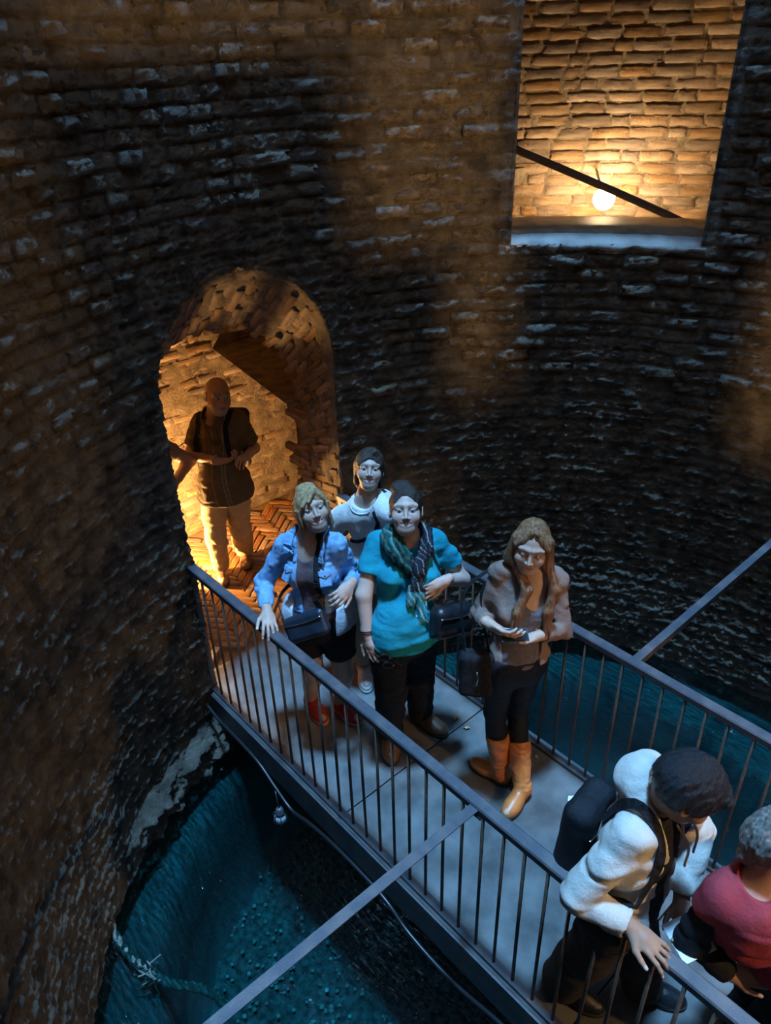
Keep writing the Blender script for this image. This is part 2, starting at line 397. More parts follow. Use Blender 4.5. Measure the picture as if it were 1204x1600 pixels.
# bricks of the shaft wall, where the courses can be read
its = []
for row in range(16, 55):
    zc = (row + .5) * CH
    for side in (0, 1):
        bl = .215 if side == 0 else .138
        lo, hi = (math.radians(-28), math.radians(84)) if side == 0 else (math.radians(84), math.radians(131))
        u0 = .5 * (row % 2) + .17 * math.sin(row * 2.3)
        for col in range(int(math.floor(lo * R / bl + u0)), int(hi * R / bl + u0) + 1):
            th = (col + .5 - u0) * bl / R
            if th < lo or th > hi: continue
            s = th * R; z = zc - .012 * float(noise2(np.array([s * 3]), np.array([zc * 2]), 41)[0])
            if rough_w(np.array([th]), np.array([z]))[0] > .50 + .3 * rng.random(): continue
            hw = bl / R * .55
            if th + hw > WIN[0] and th - hw < WIN[1] and z + .045 > WIN[2]: continue
            x = R * math.cos(th)
            if door_mask(np.array([x]), np.array([z - .05]), .13)[0]: continue
            if rng.random() < .08: continue
            pr = -.004 + .022 * rng.random() + (.02 if rng.random() < .06 else 0)
            dd = float(disp(np.array([th]), np.array([z]))[0]) + pr
            L_ = bl * rng.uniform(.86, .95); hgt = CH * rng.uniform(.76, .92)
            er = V(math.cos(th), math.sin(th), 0); et_ = V(math.sin(th), -math.cos(th), 0)
            tilt = rng.normal(0, .02); zx = V(0, 0, 1) + et_ * tilt + er * rng.normal(0, .06); xx = et_ - V(0, 0, 1) * tilt + er * rng.normal(0, .04)
            c = er * (R - dd) + V(0, 0, z)
            its.append((np.linalg.norm(c - CAM) * (1 if z < 3.8 else 3), fmat(xx * L_, er * .06, zx * hgt, c)))
bricks(wall, its, M_brick, flush=False)

# ---------------------------------------------------------------- door passage
def passage():
    # barrel vault through the wall: profile left foot -> crown -> right foot, lip at the front
    prof = []
    for z in np.linspace(-.05, DSPR, 46): prof.append((-DOORW, z))
    for a in np.linspace(math.pi, 0, 52)[1:-1]: prof.append((DOORW * math.cos(a), DSPR + DRISE * math.sin(a)))
    for z in np.linspace(DSPR, -.05, 46): prof.append((DOORW, z))
    prof = np.array(prof); tang = np.gradient(prof, axis=0); nrm = np.stack([-tang[:, 1], tang[:, 0]], -1); nrm /= np.linalg.norm(nrm, axis=1)[:, None]
    al = np.concatenate([[0], np.cumsum(np.linalg.norm(np.diff(prof, axis=0), axis=1))])
    rings = []
    def drop(pz, y): return pz * (1 - .165 * np.clip(y / .42, 0, 1) * sst(.3, 1.9, pz))       # the vault falls towards the back
    ys = [-.06, -.02, .0] + list(np.linspace(.02, .44, 26))
    yf = np.sqrt(R * R - prof[:, 0] ** 2)
    for k, y in enumerate(ys):
        yv = np.full_like(al, max(y, 0))
        off = fbm2(al * 9, yv * 14, 5, 4) * .020 + .016 * fbm2(al * 22, yv * 30, 9, 3, True) + .012 * fbm2(al * 40, yv * 50, 19, 2)
        if k == 0: out = .06 + 0 * off; yy = yf + .05
        elif k == 1: out = .022 + off; yy = yf - .004 + off * .4
        elif k == 2: out = .006 + off; yy = yf + .004
        else: out = off; yy = yf + y
        pp = prof + nrm * out[:, None]
        rings.append(np.stack([pp[:, 0], yy, drop(pp[:, 1], y)], -1))
    rings.append(np.stack([prof[:, 0] * 1.6, np.full(len(prof), 2.85), prof[:, 1] * 1.12], -1))
    G = np.array(rings); i = np.arange(G.shape[0] * G.shape[1]).reshape(G.shape[:2])
    q = np.stack([i[:-1, :-1], i[1:, :-1], i[1:, 1:], i[:-1, 1:]], -1).reshape(-1, 4)
    o = obj('wall_door_passage', mesh_np('wall_door_passage', G.reshape(-1, 3), q, True), M_mortar)
    setp(o, 'brick barrel vault and jambs of the arched doorway', kind='structure')
    # bricks of jambs and vault: courses run along the passage, laid on the splayed surface
    it = []
    def S(a_len, y):
        px, pz = np.interp(a_len, al, prof[:, 0]), np.interp(a_len, al, prof[:, 1]); return V(px, math.sqrt(R * R - px * px) + y, float(drop(pz, y)))
    ctr = V(0, 2.6, 1.2)
    for k in range(92):
        a_len = k * .064 + .09
        if a_len > al[-1] - .06: break
        y = .025 + (.07 if k % 2 else 0)
        while y < .40:
            ln = .20 * rng.uniform(.85, 1.15); p = S(a_len, y + ln / 2); e = .01
            ty = unit_(S(a_len, y + ln / 2 + e) - S(a_len, y + ln / 2 - e)); ta_ = unit_(S(a_len + e, y + ln / 2) - S(a_len - e, y + ln / 2)); n3 = unit_(np.cross(ty, ta_))
            if n3 @ (ctr - p) < 0: n3 = -n3
            if rng.random() > .06 and p[2] > .04:
                c = p + n3 * rng.uniform(-.002, .010) + ta_ * rng.normal(0, .003)
                it.append((0, fmat((ty + ta_ * rng.normal(0, .03)) * ln * .95, -n3 * .04, np.cross(ty, -n3) * .056 * rng.uniform(.85, 1), c)))
            y += ln
    bricks(o, it, M_brickw)
    return o
passage()
# header of the passage: wall above the vault on the ramp side
hb = MB(); hb.box((-1.3, 2.80, 2.12), (1.3, 2.86, 3.4)); hb.box((-1.6, 2.60, -.1), (-.62, 2.86, 3.4)); hb.box((.62, 2.60, -.1), (1.6, 2.86, 3.4))
setp(obj('wall_passage_inner', hb.mesh('wall_passage_inner'), M_mortar), 'back of the shaft wall inside the ramp', kind='structure')
cb = MB(); cb.box((-2.6, 2.6, 2.62), (2.6, 4.6, 2.7))
setp(obj('ceiling_passage', cb.mesh('ceiling_passage'), M_mortar), 'low ceiling over the passage behind the arch', kind='structure')
eb = MB(); eb.box((-2.2, 2.6, -.2), (-2.1, 4.4, 2.7)); eb.box((2.1, 2.6, -.2), (2.2, 4.4, 2.7))
setp(obj('wall_passage_ends', eb.mesh('wall_passage_ends'), M_mortar), 'far ends of the passage behind the arch', kind='structure')
# back wall of the passage with its own bricks
gx, gz = np.meshgrid(np.linspace(-2.1, 2.1, 170), np.linspace(-.1, 2.66, 110))
gy = 4.03 + .012 * fbm2(gx * 6, gz * 8, 15, 4) + .006 * fbm2(gx * 25, gz * 25, 16, 3)
i3 = np.arange(gx.size).reshape(gx.shape); q3 = np.stack([i3[:-1, :-1], i3[:-1, 1:], i3[1:, 1:], i3[1:, :-1]], -1).reshape(-1, 4)
wpb = obj('wall_passage_back', mesh_np('wall_passage_back', np.stack([gx, gy, gz], -1).reshape(-1, 3), q3, True), M_mortar)
setp(wpb, 'lamplit old brick wall behind the man in the doorway', kind='structure')
it = []
for row in range(0, 30):
    z = row * .083 + .04; x = -.15 + .11 * (row % 2)
    while x < 1.75:
        ln = rng.uniform(.17, .25)
        if rng.random() > .05:
            c = V(x + ln / 2, 4.03 - rng.uniform(-.004, .008), z + rng.normal(0, .004))
            it.append((abs(x - .6), fmat(V(1, 0, rng.normal(0, .012)) * ln * .94, V(0, 1, 0) * .05, V(rng.normal(0, .02), 0, 1) * .070, c)))
        x += ln
bricks(wpb, it, M_brickw)
# paved floor of the passage
fb = MB(); fb.box((-2.1, 2.40, -.16), (2.1, 4.1, -.012))
fl = obj('floor_passage', fb.mesh('floor_passage'), mat('floor_bed', (.16, .085, .04), .8, .3, (.24, .14, .07), 20, 6, .004, 60))
setp(fl, 'herringbone brick floor of the passage', kind='structure')
it = []; pw, pl = .058, .21
ang = math.radians(38); ca_, sa_ = math.cos(ang), math.sin(ang)
for i in range(-40, 40):
    for j in range(-14, 14):
        for hv in (0, 1):
            # herringbone: pairs of bricks stepping
            bx = i * pw + j * pl * 1.0; by = i * pw - j * pl * 1.0
            cx_, cy_ = (bx + pl / 2, by + pw / 2) if hv == 0 else (bx + pw / 2, by + pw + pl / 2)
            X = cx_ * ca_ - cy_ * sa_ + .5; Y = cx_ * sa_ + cy_ * ca_ + 3.2
            if not (-.62 < X < 1.5 and 2.58 < Y < 3.98): continue
            if Y < 2.85 and abs(X) > .5: continue
            dx = V(ca_, sa_, 0) if hv == 0 else V(-sa_, ca_, 0); dy = np.cross(V(0, 0, 1), dx)
            c = V(X, Y, rng.uniform(-.002, .006)); tl = rng.normal(0, .012)
            it.append((math.hypot(X - .4, Y - 3.3), fmat((dx + V(0, 0, tl)) * pl * .97, V(0, 0, -1) * .022, dy * pw * .95, c)))
bricks(fl, it, M_paver, 300, 'brick_paving')

# ---------------------------------------------------------------- window opposite
def window1():
    a, b, z0, z1_ = WIN
    mb = MB(); ns = 14
    for t, sg in ((a, 1), (b, -1)):                       # jambs
        v = []; nz_, nr = 40, 8
        for k in range(nz_ + 1):
            for j in range(nr + 1):
                r_ = R - .01 + (R2 - R) * j / nr; z = z0 + (z1_ - z0) * k / nz_
                v.append(pol(np.array(r_), np.array(t + sg * (-.008 + (.002 * noise2(np.array(r_ * 20), np.array(z * 15), 4) if 0 < j else 0))), np.array(z)))
        i = np.arange((nz_ + 1) * (nr + 1)).reshape(nz_ + 1, nr + 1)
        f = np.stack([i[:-1, :-1], i[:-1, 1:], i[1:, 1:], i[1:, :-1]], -1).reshape(-1, 4)
        mb.add(np.array(v), f.tolist() if sg < 0 else f[:, ::-1].tolist())
    o = obj('window_1', mb.mesh('window_1', True), M_rock)
    setp(o, 'tall window opening in the shaft wall with a lamp behind', kind='structure')
    # cement sill, sloping to the shaft, and a stone edge behind it
    v = []; ts = np.linspace(a - .012, b + .012, 40)
    prf = [(R + .03, z0 - .06), (R - .010, z0 - .022), (R - .004, z0 + .0), (R + .10, z0 + .045), (R + .11, z0 - .1)]
    for k, (r_, z) in enumerate(prf):
        for t in ts:
            j = .012 * float(noise2(np.array([t * 60]), np.array([k * 3.1]), 3)[0])
            v.append(pol(np.array(r_ + j), np.array(t), np.array(z + j * .8)))
    i = np.arange(len(v)).reshape(len(prf), len(ts)); f = np.stack([i[:-1, :-1], i[:-1, 1:], i[1:, 1:], i[1:, :-1]], -1).reshape(-1, 4)
    s = obj('window_sill', mesh_np('window_sill', np.array(v), f[:, ::-1].copy(), True), M_sill, o); s['label'] = 'pale cement lip along the foot of the window'
    v = []; prf = [(R + .09, z0 - .1), (R + .09, z0 + .05), (R + .11, z0 + .062), (R2 + .02, z0 + .066), (R2 + .02, z0 - .3)]
    for r_, z in prf:
        for t in ts: v.append(pol(np.array(r_), np.array(t), np.array(z + .004 * float(noise2(np.array([t * 50]), np.array([r_ * 9]), 6)[0]))))
    f = np.stack([i[:-1, :-1], i[:-1, 1:], i[1:, 1:], i[1:, :-1]], -1).reshape(-1, 4)
    obj('sill_board', mesh_np('sill_board', np.array(v), f[:, ::-1].copy(), False), mat('sill_plank', (.12, .07, .035), .6, .4, (.2, .12, .06), 12, 6, .003, 60), o)
    # back-of-wall sheet beside the opening so the ramp is closed
    mb = MB(); 
    t_ = np.radians(np.linspace(-10, 60, 60)); zz_ = np.linspace(1.2, 6, 30); T_, Z_ = np.meshgrid(t_, zz_)
    tcn_ = .5 * (T_[1:, 1:] + T_[:-1, :-1]); zcn_ = .5 * (Z_[1:, 1:] + Z_[:-1, :-1])
    kp = ~((tcn_ > a - .02) & (tcn_ < b + .02) & (zcn_ > z0 - .1) & (zcn_ < z1_))
    i = np.arange(T_.size).reshape(T_.shape); f = np.stack([i[:-1, :-1], i[:-1, 1:], i[1:, 1:], i[1:, :-1]], -1)[kp]
    setp(obj('wall_ramp_inner', mesh_np('wall_ramp_inner', pol(R2 + 0 * T_, T_, Z_).reshape(-1, 3), f, True), M_mortar), 'inner wall of the ramp behind the window', kind='structure')
    # bricks of the outer ramp wall seen through the window
    it = []
    for row in range(0, 36):
        z = 1.55 + row * .078; s_ = math.radians(12) * RO + .12 * (row % 2) + rng.uniform(0, .1)
        while s_ < math.radians(62) * RO:
            ln = rng.choice([.13, .25, .27, .29, .24]); t = (s_ + ln / 2) / RO
            er = V(math.cos(t), math.sin(t), 0); et_ = V(math.sin(t), -math.cos(t), 0)
            if rng.random() > .03:
                c = er * (RO - rng.uniform(.0, .010)) + V(0, 0, z + rng.normal(0, .003))
                it.append((abs(math.degrees(t) - 37) + (0 if 1.9 < z < 3.9 else 60), fmat((et_ + V(0, 0, rng.normal(0, .01))) * ln * .96, er * .06, V(0, 0, 1) * .0725, c)))
            s_ += ln
    bricks(wo, it, M_brickw)
    fb = MB()
    t_ = np.radians(np.linspace(-10, 80, 40))
    v = np.concatenate([pol(R2 - .1, t_, 1.5), pol(RO + .1, t_, 1.5)]); n = len(t_)
    setp(obj('floor_ramp', mesh_np('floor_ramp', v, np.array([(k, n + k, n + k + 1, k + 1) for k in range(n - 1)])), M_mortar), 'ramp floor behind the window', kind='structure')
    return o
window1()

# ---------------------------------------------------------------- footbridge
def bridge():
    root = empty('footbridge', (0, 0, 0)); setp(root, 'narrow concrete footbridge crossing the well between two doors', 'bridge')
    ys = [-3.2, -1.15, -.42, 1.02, 2.475]
    for a, b in zip(ys[:-1], ys[1:]):
        n1, n2 = 40, 60; X, Y = np.meshgrid(np.linspace(-.6, .6, n1), np.linspace(a + .004, b - .004, n2))
        Z = .003 * fbm2(X * 5, Y * 5, 8, 4) - .004 * (np.minimum(Y - a, b - Y) < .012)
        i = np.arange(X.size).reshape(X.shape); f = np.stack([i[:-1, :-1], i[:-1, 1:], i[1:, 1:], i[1:, :-1]], -1).reshape(-1, 4).tolist()
        mb = MB(); mb.add(np.stack([X, Y, Z], -1).reshape(-1, 3), f)
        mb.box((-.6, a + .004, -.12), (.6, b - .004, -.012))
        obj('slab', mb.mesh('slab', False), M_deck, root)
    for s in (-1, 1):
        mb = MB(); mb.box((s * .60 - .012, -2.5, -.20), (s * .60 + .012, 2.36, -.005)); mb.box((s * .565 - .045, -2.5, -.215), (s * .565 + .045, 2.36, -.20))
        obj('edge_beam', mb.mesh('edge_beam'), M_steel, root)
    return root
bridge()
def railing(x, label):
    root = empty('railing', (x, 0, 0)); setp(root, label, 'railing', 'iron railings of the bridge')
    mb = MB(); y0, y1 = -2.36, 2.33
    v = [(-.028, .938), (.028, .938), (.028, .966), (.022, .972), (-.022, .972), (-.028, .966)]
    vs = [(a, y0, b) for a, b in v] + [(a, y1, b) for a, b in v]
    mb.add(vs, [(k, (k + 1) % 6, 6 + (k + 1) % 6, 6 + k) for k in range(6)] + [tuple(range(5, -1, -1)), tuple(range(6, 12))][::1])
    obj('top_rail', mb.mesh('top_rail'), M_steel, root)
    mb = MB(); mb.box((-.02, y0, .004), (.02, y1, .022)); obj('bottom_rail', mb.mesh('bottom_rail'), M_steel, root)
    bm_ = MB(); bm_.tube([(0, 0, .0), (0, 0, .945)], .0075, 8); me = bm_.mesh('baluster', True); me.materials.append(M_baluster)
    k = 0; y = 2.211
    while y > -2.35:
        o = obj('baluster', me, None, root); o.location = (0, y, .01); o.rotation_euler = (rng.normal(0, .004), rng.normal(0, .004), rng.random()); y -= .1069
    pm = MB(); pm.box((-.018, -.018, .0), (.018, .018, .945)); me = pm.mesh('post'); me.materials.append(M_steel)
    for y in (2.315, -2.34): o = obj('post', me, None, root); o.location = (0, y, 0)
    return root
railing(-.568, 'dark iron railing on the near left side of the bridge')
railing(.552, 'dark iron railing on the far right side of the bridge')
def tie(x0, x1, y0, y1, label):
    r = empty('tie_bar', (x0, y0, .945)); setp(r, label, 'steel bar', 'tie bars from railing to shaft wall')
    d = V(x1 - x0, y1 - y0, 0); Ln = np.linalg.norm(d); d /= Ln; n = np.cross(V(0, 0, 1), d)
    mb = MB()
    for lo, hi in (((0, -.021, .012), (Ln, .021, .017)), ((0, -.021, -.022), (Ln, -.016, .012))): mb.box(lo, hi, np.stack([d, n, V(0, 0, 1)], 1))
    put(obj('angle_bar', mb.mesh('angle_bar'), M_steel), r, (0, 0, 0))
    mb = MB(); mb.box((-.028, -.035, -.03), (.012, .035, -.016), np.stack([d, n, V(0, 0, 1)], 1)); put(obj('weld_plate', mb.mesh('weld_plate'), M_steel), r, (0, 0, 0))
tie(-.585, -2.40, .10, .13, 'long steel tie bar running from the near railing over the dark pool')
tie(.575, 2.42, .135, .145, 'long steel tie bar running from the far railing to the shaft wall')

# ---------------------------------------------------------------- water, bed, coins, rope
t_ = np.radians(np.linspace(0, 360, 97))[:-1]
wv = np.concatenate([[V(0, 0, ZW)], pol(2.45, t_, ZW)]); 
wat = obj('water', mesh_np('water', wv, [(0, 1 + k, 1 + (k + 1) % 96) for k in range(96)]), M_water)
setp(wat, 'dark teal rippled water at the bottom of the well', kind='structure')
cx, cy, rp_ = 0.0, .26, 1.92
n_a = 180; ta = np.linspace(0, 2 * np.pi, n_a, endpoint=False)
rings = []
for k, (rad, z) in enumerate([(None, -.60), (1.12, -.60), (1.03, -.585), (1.0, -.60), (.985, -.66), (.97, -1.0), (.96, -1.46), (.93, -1.52)]):
    if rad is None: p = pol(2.5, ta, z)
    else:
        rr = rp_ * rad * (1 + .012 * noise2(ta * 6, np.full_like(ta, k * .3), 2)); p = np.stack([cx + rr * np.cos(ta), cy + rr * np.sin(ta), z + .008 * noise2(ta * 14, np.full_like(ta, k), 5)], -1)
    rings.append(p)
G = np.array(rings); i = np.arange(G.shape[0] * n_a).reshape(G.shape[0], n_a); ip = np.roll(i, -1, 1)
q = np.stack([i[:-1], i[1:], ip[1:], ip[:-1]], -1).reshape(-1, 4)
ring = obj('floor_pool_ledge', mesh_np('floor_pool_ledge', G.reshape(-1, 3), q, True), M_bed); setp(ring, 'shallow submerged ledge around the pool', kind='structure')
gx, gy = np.meshgrid(np.linspace(-1.95, 1.95, 150), np.linspace(-1.7, 2.25, 150))
gz = -1.50 + .025 * fbm2(gx * 9, gy * 9, 4, 4) + .02 * fbm2(gx * 30, gy * 30, 14, 2)
i = np.arange(gx.size).reshape(gx.shape); q = np.stack([i[:-1, :-1], i[:-1, 1:], i[1:, 1:], i[1:, :-1]], -1).reshape(-1, 4)
pb = obj('floor_pool', mesh_np('floor_pool', np.stack([gx, gy, gz], -1).reshape(-1, 3), q, True), M_gravel); setp(pb, 'gravelly bed of the pool', kind='structure')
mb = MB()
for k in range(1700):
    a = rng.random() * 6.283; rr = 1.8 * math.sqrt(rng.random()); x = cx + rr * math.cos(a); y = cy + rr * math.sin(a); r_ = rng.uniform(.008, .015)
    n3 = V(rng.normal(0, .25), rng.normal(0, .25), 1); n3 /= np.linalg.norm(n3); a3 = np.cross(n3, V(1, 0, 0)); a3 /= np.linalg.norm(a3); b3 = np.cross(n3, a3)
    c = V(x, y, -1.49 + rng.uniform(.0, .03))
    pts = [c + r_ * (a3 * math.cos(j * math.pi / 4) + b3 * math.sin(j * math.pi / 4)) + n3 * h for h in (0, .002) for j in range(8)]
    mb.add(pts, [tuple(range(7, -1, -1)), tuple(range(8, 16))] + [(j, (j + 1) % 8, 8 + (j + 1) % 8, 8 + j) for j in range(8)])
setp(obj('coins', mb.mesh('coins'), M_coin), 'hundreds of tossed coins glinting on the bed of the pool', 'coins', kind='stuff')
# rope lying in the water by the left wall
rp = catmull([(-1.74, 1.78, -.30), (-1.70, 1.70, -.42), (-1.70, 1.48, -.47), (-1.67, 1.29, -.47), (-1.61, 1.16, -.49), (-1.53, 1.09, -.52), (-1.45, 1.02, -.60), (-1.42, .94, -.7)], 8)
rr = empty('rope', rp[0]); setp(rr, 'frayed dark rope trailing from the left wall into the pool', 'rope')
mb = MB()
for s in range(3):
    path = []
    for k, p in enumerate(rp):
        a = k * .9 + s * 2.094; path.append(np.array(p) + V(.013 * math.cos(a), .013 * math.sin(a) * .6, .013 * math.sin(a)))
    mb2 = MB().tube(path, [.013 + .003 * math.sin(k * 2.1 + s) for k in range(len(path))], 6)
    put(obj('strand', mb2.mesh('strand', True), M_rope), rr, rp[0])
mb = MB()
for k in range(60):
    a = rng.normal(size=3) * .02 + np.array(rp[26]); b = a + rng.normal(size=3) * .03; mb.tube([a, b], .004, 5)
put(obj('frayed_end', mb.mesh('frayed_end'), M_rope), rr, rp[0])

# ---------------------------------------------------------------- electric cable and hanging lamp under the bridge
cp = catmull([(-.66, 2.26, -.04), (-.665, 2.10, -.06), (-.665, 1.90, -.06), (-.665, 1.68, -.08), (-.67, 1.52, -.14), (-.67, 1.36, -.20), (-.665, 1.2, -.16), (-.665, .95, -.12), (-.665, .6, -.13), (-.67, .4, -.2), (-.67, .1, -.22), (-.665, -.3, -.15), (-.665, -1.2, -.13), (-.66, -2.3, -.12)], 6)
o = obj('electric_cable', MB().tube(cp, .011, 8).mesh('electric_cable', True), M_rubber); setp(o, 'black electric cable sagging along the near edge of the bridge', 'cable')
hl = empty('hanging_lamp', (-.70, 1.45, -.36)); setp(hl, 'small round caged lamp hanging below the near bridge edge', 'lamp')
B0 = (-.70, 1.45, -.36)
put(obj('cord', MB().tube([(-.672, 1.52, -.14), (-.695, 1.47, -.20), (-.70, 1.45, -.245)], .006, 6).mesh('cord', True), M_rubber), hl, B0)
def lathe(prof, n=16, c=(0, 0, 0)):
    v = [(c[0] + r_ * math.cos(2 * math.pi * k / n), c[1] + r_ * math.sin(2 * math.pi * k / n), c[2] + z) for r_, z in prof for k in range(n)]
    f = [(i * n + k, i * n + (k + 1) % n, (i + 1) * n + (k + 1) % n, (i + 1) * n + k) for i in range(len(prof) - 1) for k in range(n)]
    return v, f + [tuple(range(n - 1, -1, -1)), tuple((len(prof) - 1) * n + k for k in range(n))]
mb = MB(); mb.add(*lathe([(.012, .0), (.022, -.01), (.024, -.035), (.03, -.04)], 14, (-.70, 1.45, -.235))); put(obj('socket', mb.mesh('socket', True), M_steel), hl, B0)
mb = MB(); mb.add(*lathe([(.004, -.042), (.022, -.038), (.034, -.022), (.038, 0), (.033, .022), (.02, .036), (.01, .042)], 18, (-.70, 1.45, -.315)))
put(obj('globe', mb.mesh('globe', True), mat('lamp_globe', (.45, .5, .52), .12, .6)), hl, B0)
for k in range(6):
    a = k * math.pi / 3; pts = [V(-.70, 1.45, -.315) + .047 * V(math.cos(a) * math.sin(u), math.sin(a) * math.sin(u), math.cos(u)) for u in np.linspace(.35, 2.9, 10)]
    put(obj('cage_wire', MB().tube(pts, .003, 6).mesh('cage_wire', True), M_steel), hl, B0)

# ---------------------------------------------------------------- floodlight in the far window, and the other lamps
def floodlight(loc, aim, power, label, size=.05, group='floodlights of the ramps', bulb=60.0, color=WARM, cone=150):
    loc = np.array(loc, float); d = np.array(aim, float) - loc; d /= np.linalg.norm(d)
    x = np.cross(d, V(0, 0, 1)); x /= np.linalg.norm(x); u = np.cross(x, d); Mx = np.stack([x, d, u], 1)
    r = empty('floodlight', loc); setp(r, label, 'lamp', group)
    mb = MB(); mb.box((-.07, -.075, -.055), (.07, -.055, .055), Mx)
    for lo, hi in (((-.07, -.055, -.055), (.07, .01, -.047)), ((-.07, -.055, .047), (.07, .01, .055)), ((-.07, -.055, -.047), (-.062, .01, .047)), ((.062, -.055, -.047), (.07, .01, .047))): mb.box(lo, hi, Mx)
    for k in range(5): mb.box((-.06 + k * .028, -.095, -.05), (-.052 + k * .028, -.075, .05), Mx)
    obj('housing', mb.mesh('housing'), M_steel, r)
    M = bpy.data.materials.get('bulb_glow')
    if M is None:
        M = bpy.data.materials.new('bulb_glow'); M.use_nodes = True; b = M.node_tree.nodes['Principled BSDF']
        b.inputs['Emission Color'].default_value = (1, .78, .42, 1); b.inputs['Emission Strength'].default_value = bulb
    mb = MB(); mb.tube([x * -.05 + d * -.03, x * .05 + d * -.03], .012, 10)
    obj('bulb', mb.mesh('bulb', True), M, r)
    mb = MB(); mb.tube([u * -.055 + d * -.03, u * -.12 + d * -.06], .008, 6); obj('bracket', mb.mesh('bracket'), M_steel, r)
    l = bpy.data.lights.new('floodlight_beam', 'SPOT'); l.energy = power; l.color = color; l.shadow_soft_size = size; l.spot_size = math.radians(cone); l.spot_blend = .5
    lo = bpy.data.objects.new('floodlight_beam', l); COL.objects.link(lo); lo.parent = r
    lo.matrix_local = Matrix.Translation((d * .03).tolist()) @ Matrix(np.stack([x, u, -d], 1).tolist()).to_4x4()
    return r
# the visible lamp behind the far window, clamped to a slanting handrail
hr = empty('handrail', (3.0, 2.2, 2.5)); setp(hr, 'slanting dark iron handrail behind the far window', 'handrail')
HB = (3.0, 2.2, 2.5)
pa, pb_ = V(2.14, 2.83, 3.0), V(3.29, 1.25, 2.226)
pts = []
for k in range(13):
    p = pa + (pb_ - pa) * k / 12; a = math.atan2(p[1], p[0]); pts.append(V(3.45 * math.cos(a), 3.45 * math.sin(a), p[2]))
put(obj('rail_tube', MB().tube(pts, .026, 10).mesh('rail_tube', True), M_steel), hr, HB)
for k in (1, 6, 11):
    p = pts[k]; o_ = p * 1; o_[:2] *= 4.06 / 3.45
    put(obj('bracket', MB().tube([p, o_], .010, 6).mesh('bracket'), M_steel), hr, HB)
LP = V(3.03, 2.21, 2.475); ld = CAM * V(.5, .5, 1) - LP; ld /= np.linalg.norm(ld)
fx = np.cross(ld, V(0, 0, 1)); fx /= np.linalg.norm(fx); fu = np.cross(fx, ld); FM = np.stack([fx, fu, ld], 1)
wl = empty('floodlight', LP); setp(wl, 'glaring round warm lamp clamped to the handrail behind the far window', 'lamp', 'floodlights of the ramps')
v, f = lathe([(.018, -.12), (.030, -.11), (.030, -.06), (.024, -.052)], 18); obj('socket', mesh_np('socket', np.array(v) @ FM.T, f, True), M_steel, wl)
M_glow = bpy.data.materials.new('lamp_bulb'); M_glow.use_nodes = True; b_ = M_glow.node_tree.nodes['Principled BSDF']
b_.inputs['Emission Color'].default_value = (1, .78, .45, 1); b_.inputs['Emission Strength'].default_value = 40
M_bulb = M_glow.copy(); M_bulb.name = 'window_bulb'; M_bulb.node_tree.nodes['Principled BSDF'].inputs['Emission Color'].default_value = (1, .70, .38, 1); M_bulb.node_tree.nodes['Principled BSDF'].inputs['Emission Strength'].default_value = 290
v, f = lathe([(.022, -.058), (.045, -.045), (.068, -.018), (.076, .012), (.070, .040), (.050, .062), (.022, .074), (.004, .077)], 22); obj('bulb', mesh_np('bulb', np.array(v) @ FM.T, f, True), M_bulb, wl)
put(obj('clamp', MB().tube([LP - ld * .10, pts[6] + V(0, 0, .0)], .010, 6).mesh('clamp'), M_steel), wl, LP)

# lamp in the passage, out of sight behind the left jamb, and one in the passage at the other end of the bridge
pd = empty('floor_lamp', (-.36, 3.72, .06)); setp(pd, 'lamp on the passage floor hidden behind the left door jamb', 'lamp')
mb = MB(); mb.add(*lathe([(.05, -.06), (.05, -.05), (.018, -.045), (.016, .05), (.03, .065)], 14)); obj('lamp_base', mb.mesh('lamp_base', True), M_steel, pd)
mb = MB(); mb.add(*lathe([(.02, .06), (.03, .075), (.036, .10), (.03, .125), (.008, .137)], 14)); obj('bulb', mb.mesh('bulb', True), M_glow, pd)
pl_ = bpy.data.lights.new('wall_lamp_light', 'POINT'); pl_.energy = 270; pl_.color = (1, .55, .19); pl_.shadow_soft_size = .04
po = bpy.data.objects.new('wall_lamp_light', pl_); COL.objects.link(po); po.parent = pd; po.location = (0.03, -.05, .20)
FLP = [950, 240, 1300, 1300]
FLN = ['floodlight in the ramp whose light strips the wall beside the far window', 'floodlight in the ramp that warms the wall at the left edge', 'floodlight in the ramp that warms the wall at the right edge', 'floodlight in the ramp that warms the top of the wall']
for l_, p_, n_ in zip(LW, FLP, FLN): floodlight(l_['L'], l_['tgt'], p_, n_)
floodlight((0.35, -3.25, 2.62), (0.1, .6, .6), 210, 'floodlight over the door at the near end of the bridge', cone=62)
nb_ = MB(); nb_.box((-1.5, -4.3, 2.92), (1.5, -2.42, 3.0)); nb_.box((-1.5, -4.3, -.2), (-1.42, -2.3, 3.0)); nb_.box((1.42, -4.3, -.2), (1.5, -2.3, 3.0)); nb_.box((-1.5, -4.3, -.2), (1.5, -4.22, 3.0)); nb_.box((-1.5, -4.3, -.2), (1.5, -2.45, -.13))
setp(obj('wall_near_passage', nb_.mesh('wall_near_passage'), M_mortar), 'passage behind the door at the near end of the bridge', kind='structure')

for k_, (a_, z_) in enumerate(((25, 6.4), (150, 6.0), (265, 6.9))):  # unseen lamps added high in the shaft as dim warm ambient fill
    p_ = V(2.27 * math.cos(math.radians(a_)), 2.27 * math.sin(math.radians(a_)), z_)
    floodlight(p_, (-p_[0] * .8, -p_[1] * .8, 2.2), 9, ['middle', 'lowest', 'highest'][k_] + ' of three added fill lamps on the shaft wall above the picture', color=(1, .74, .46))

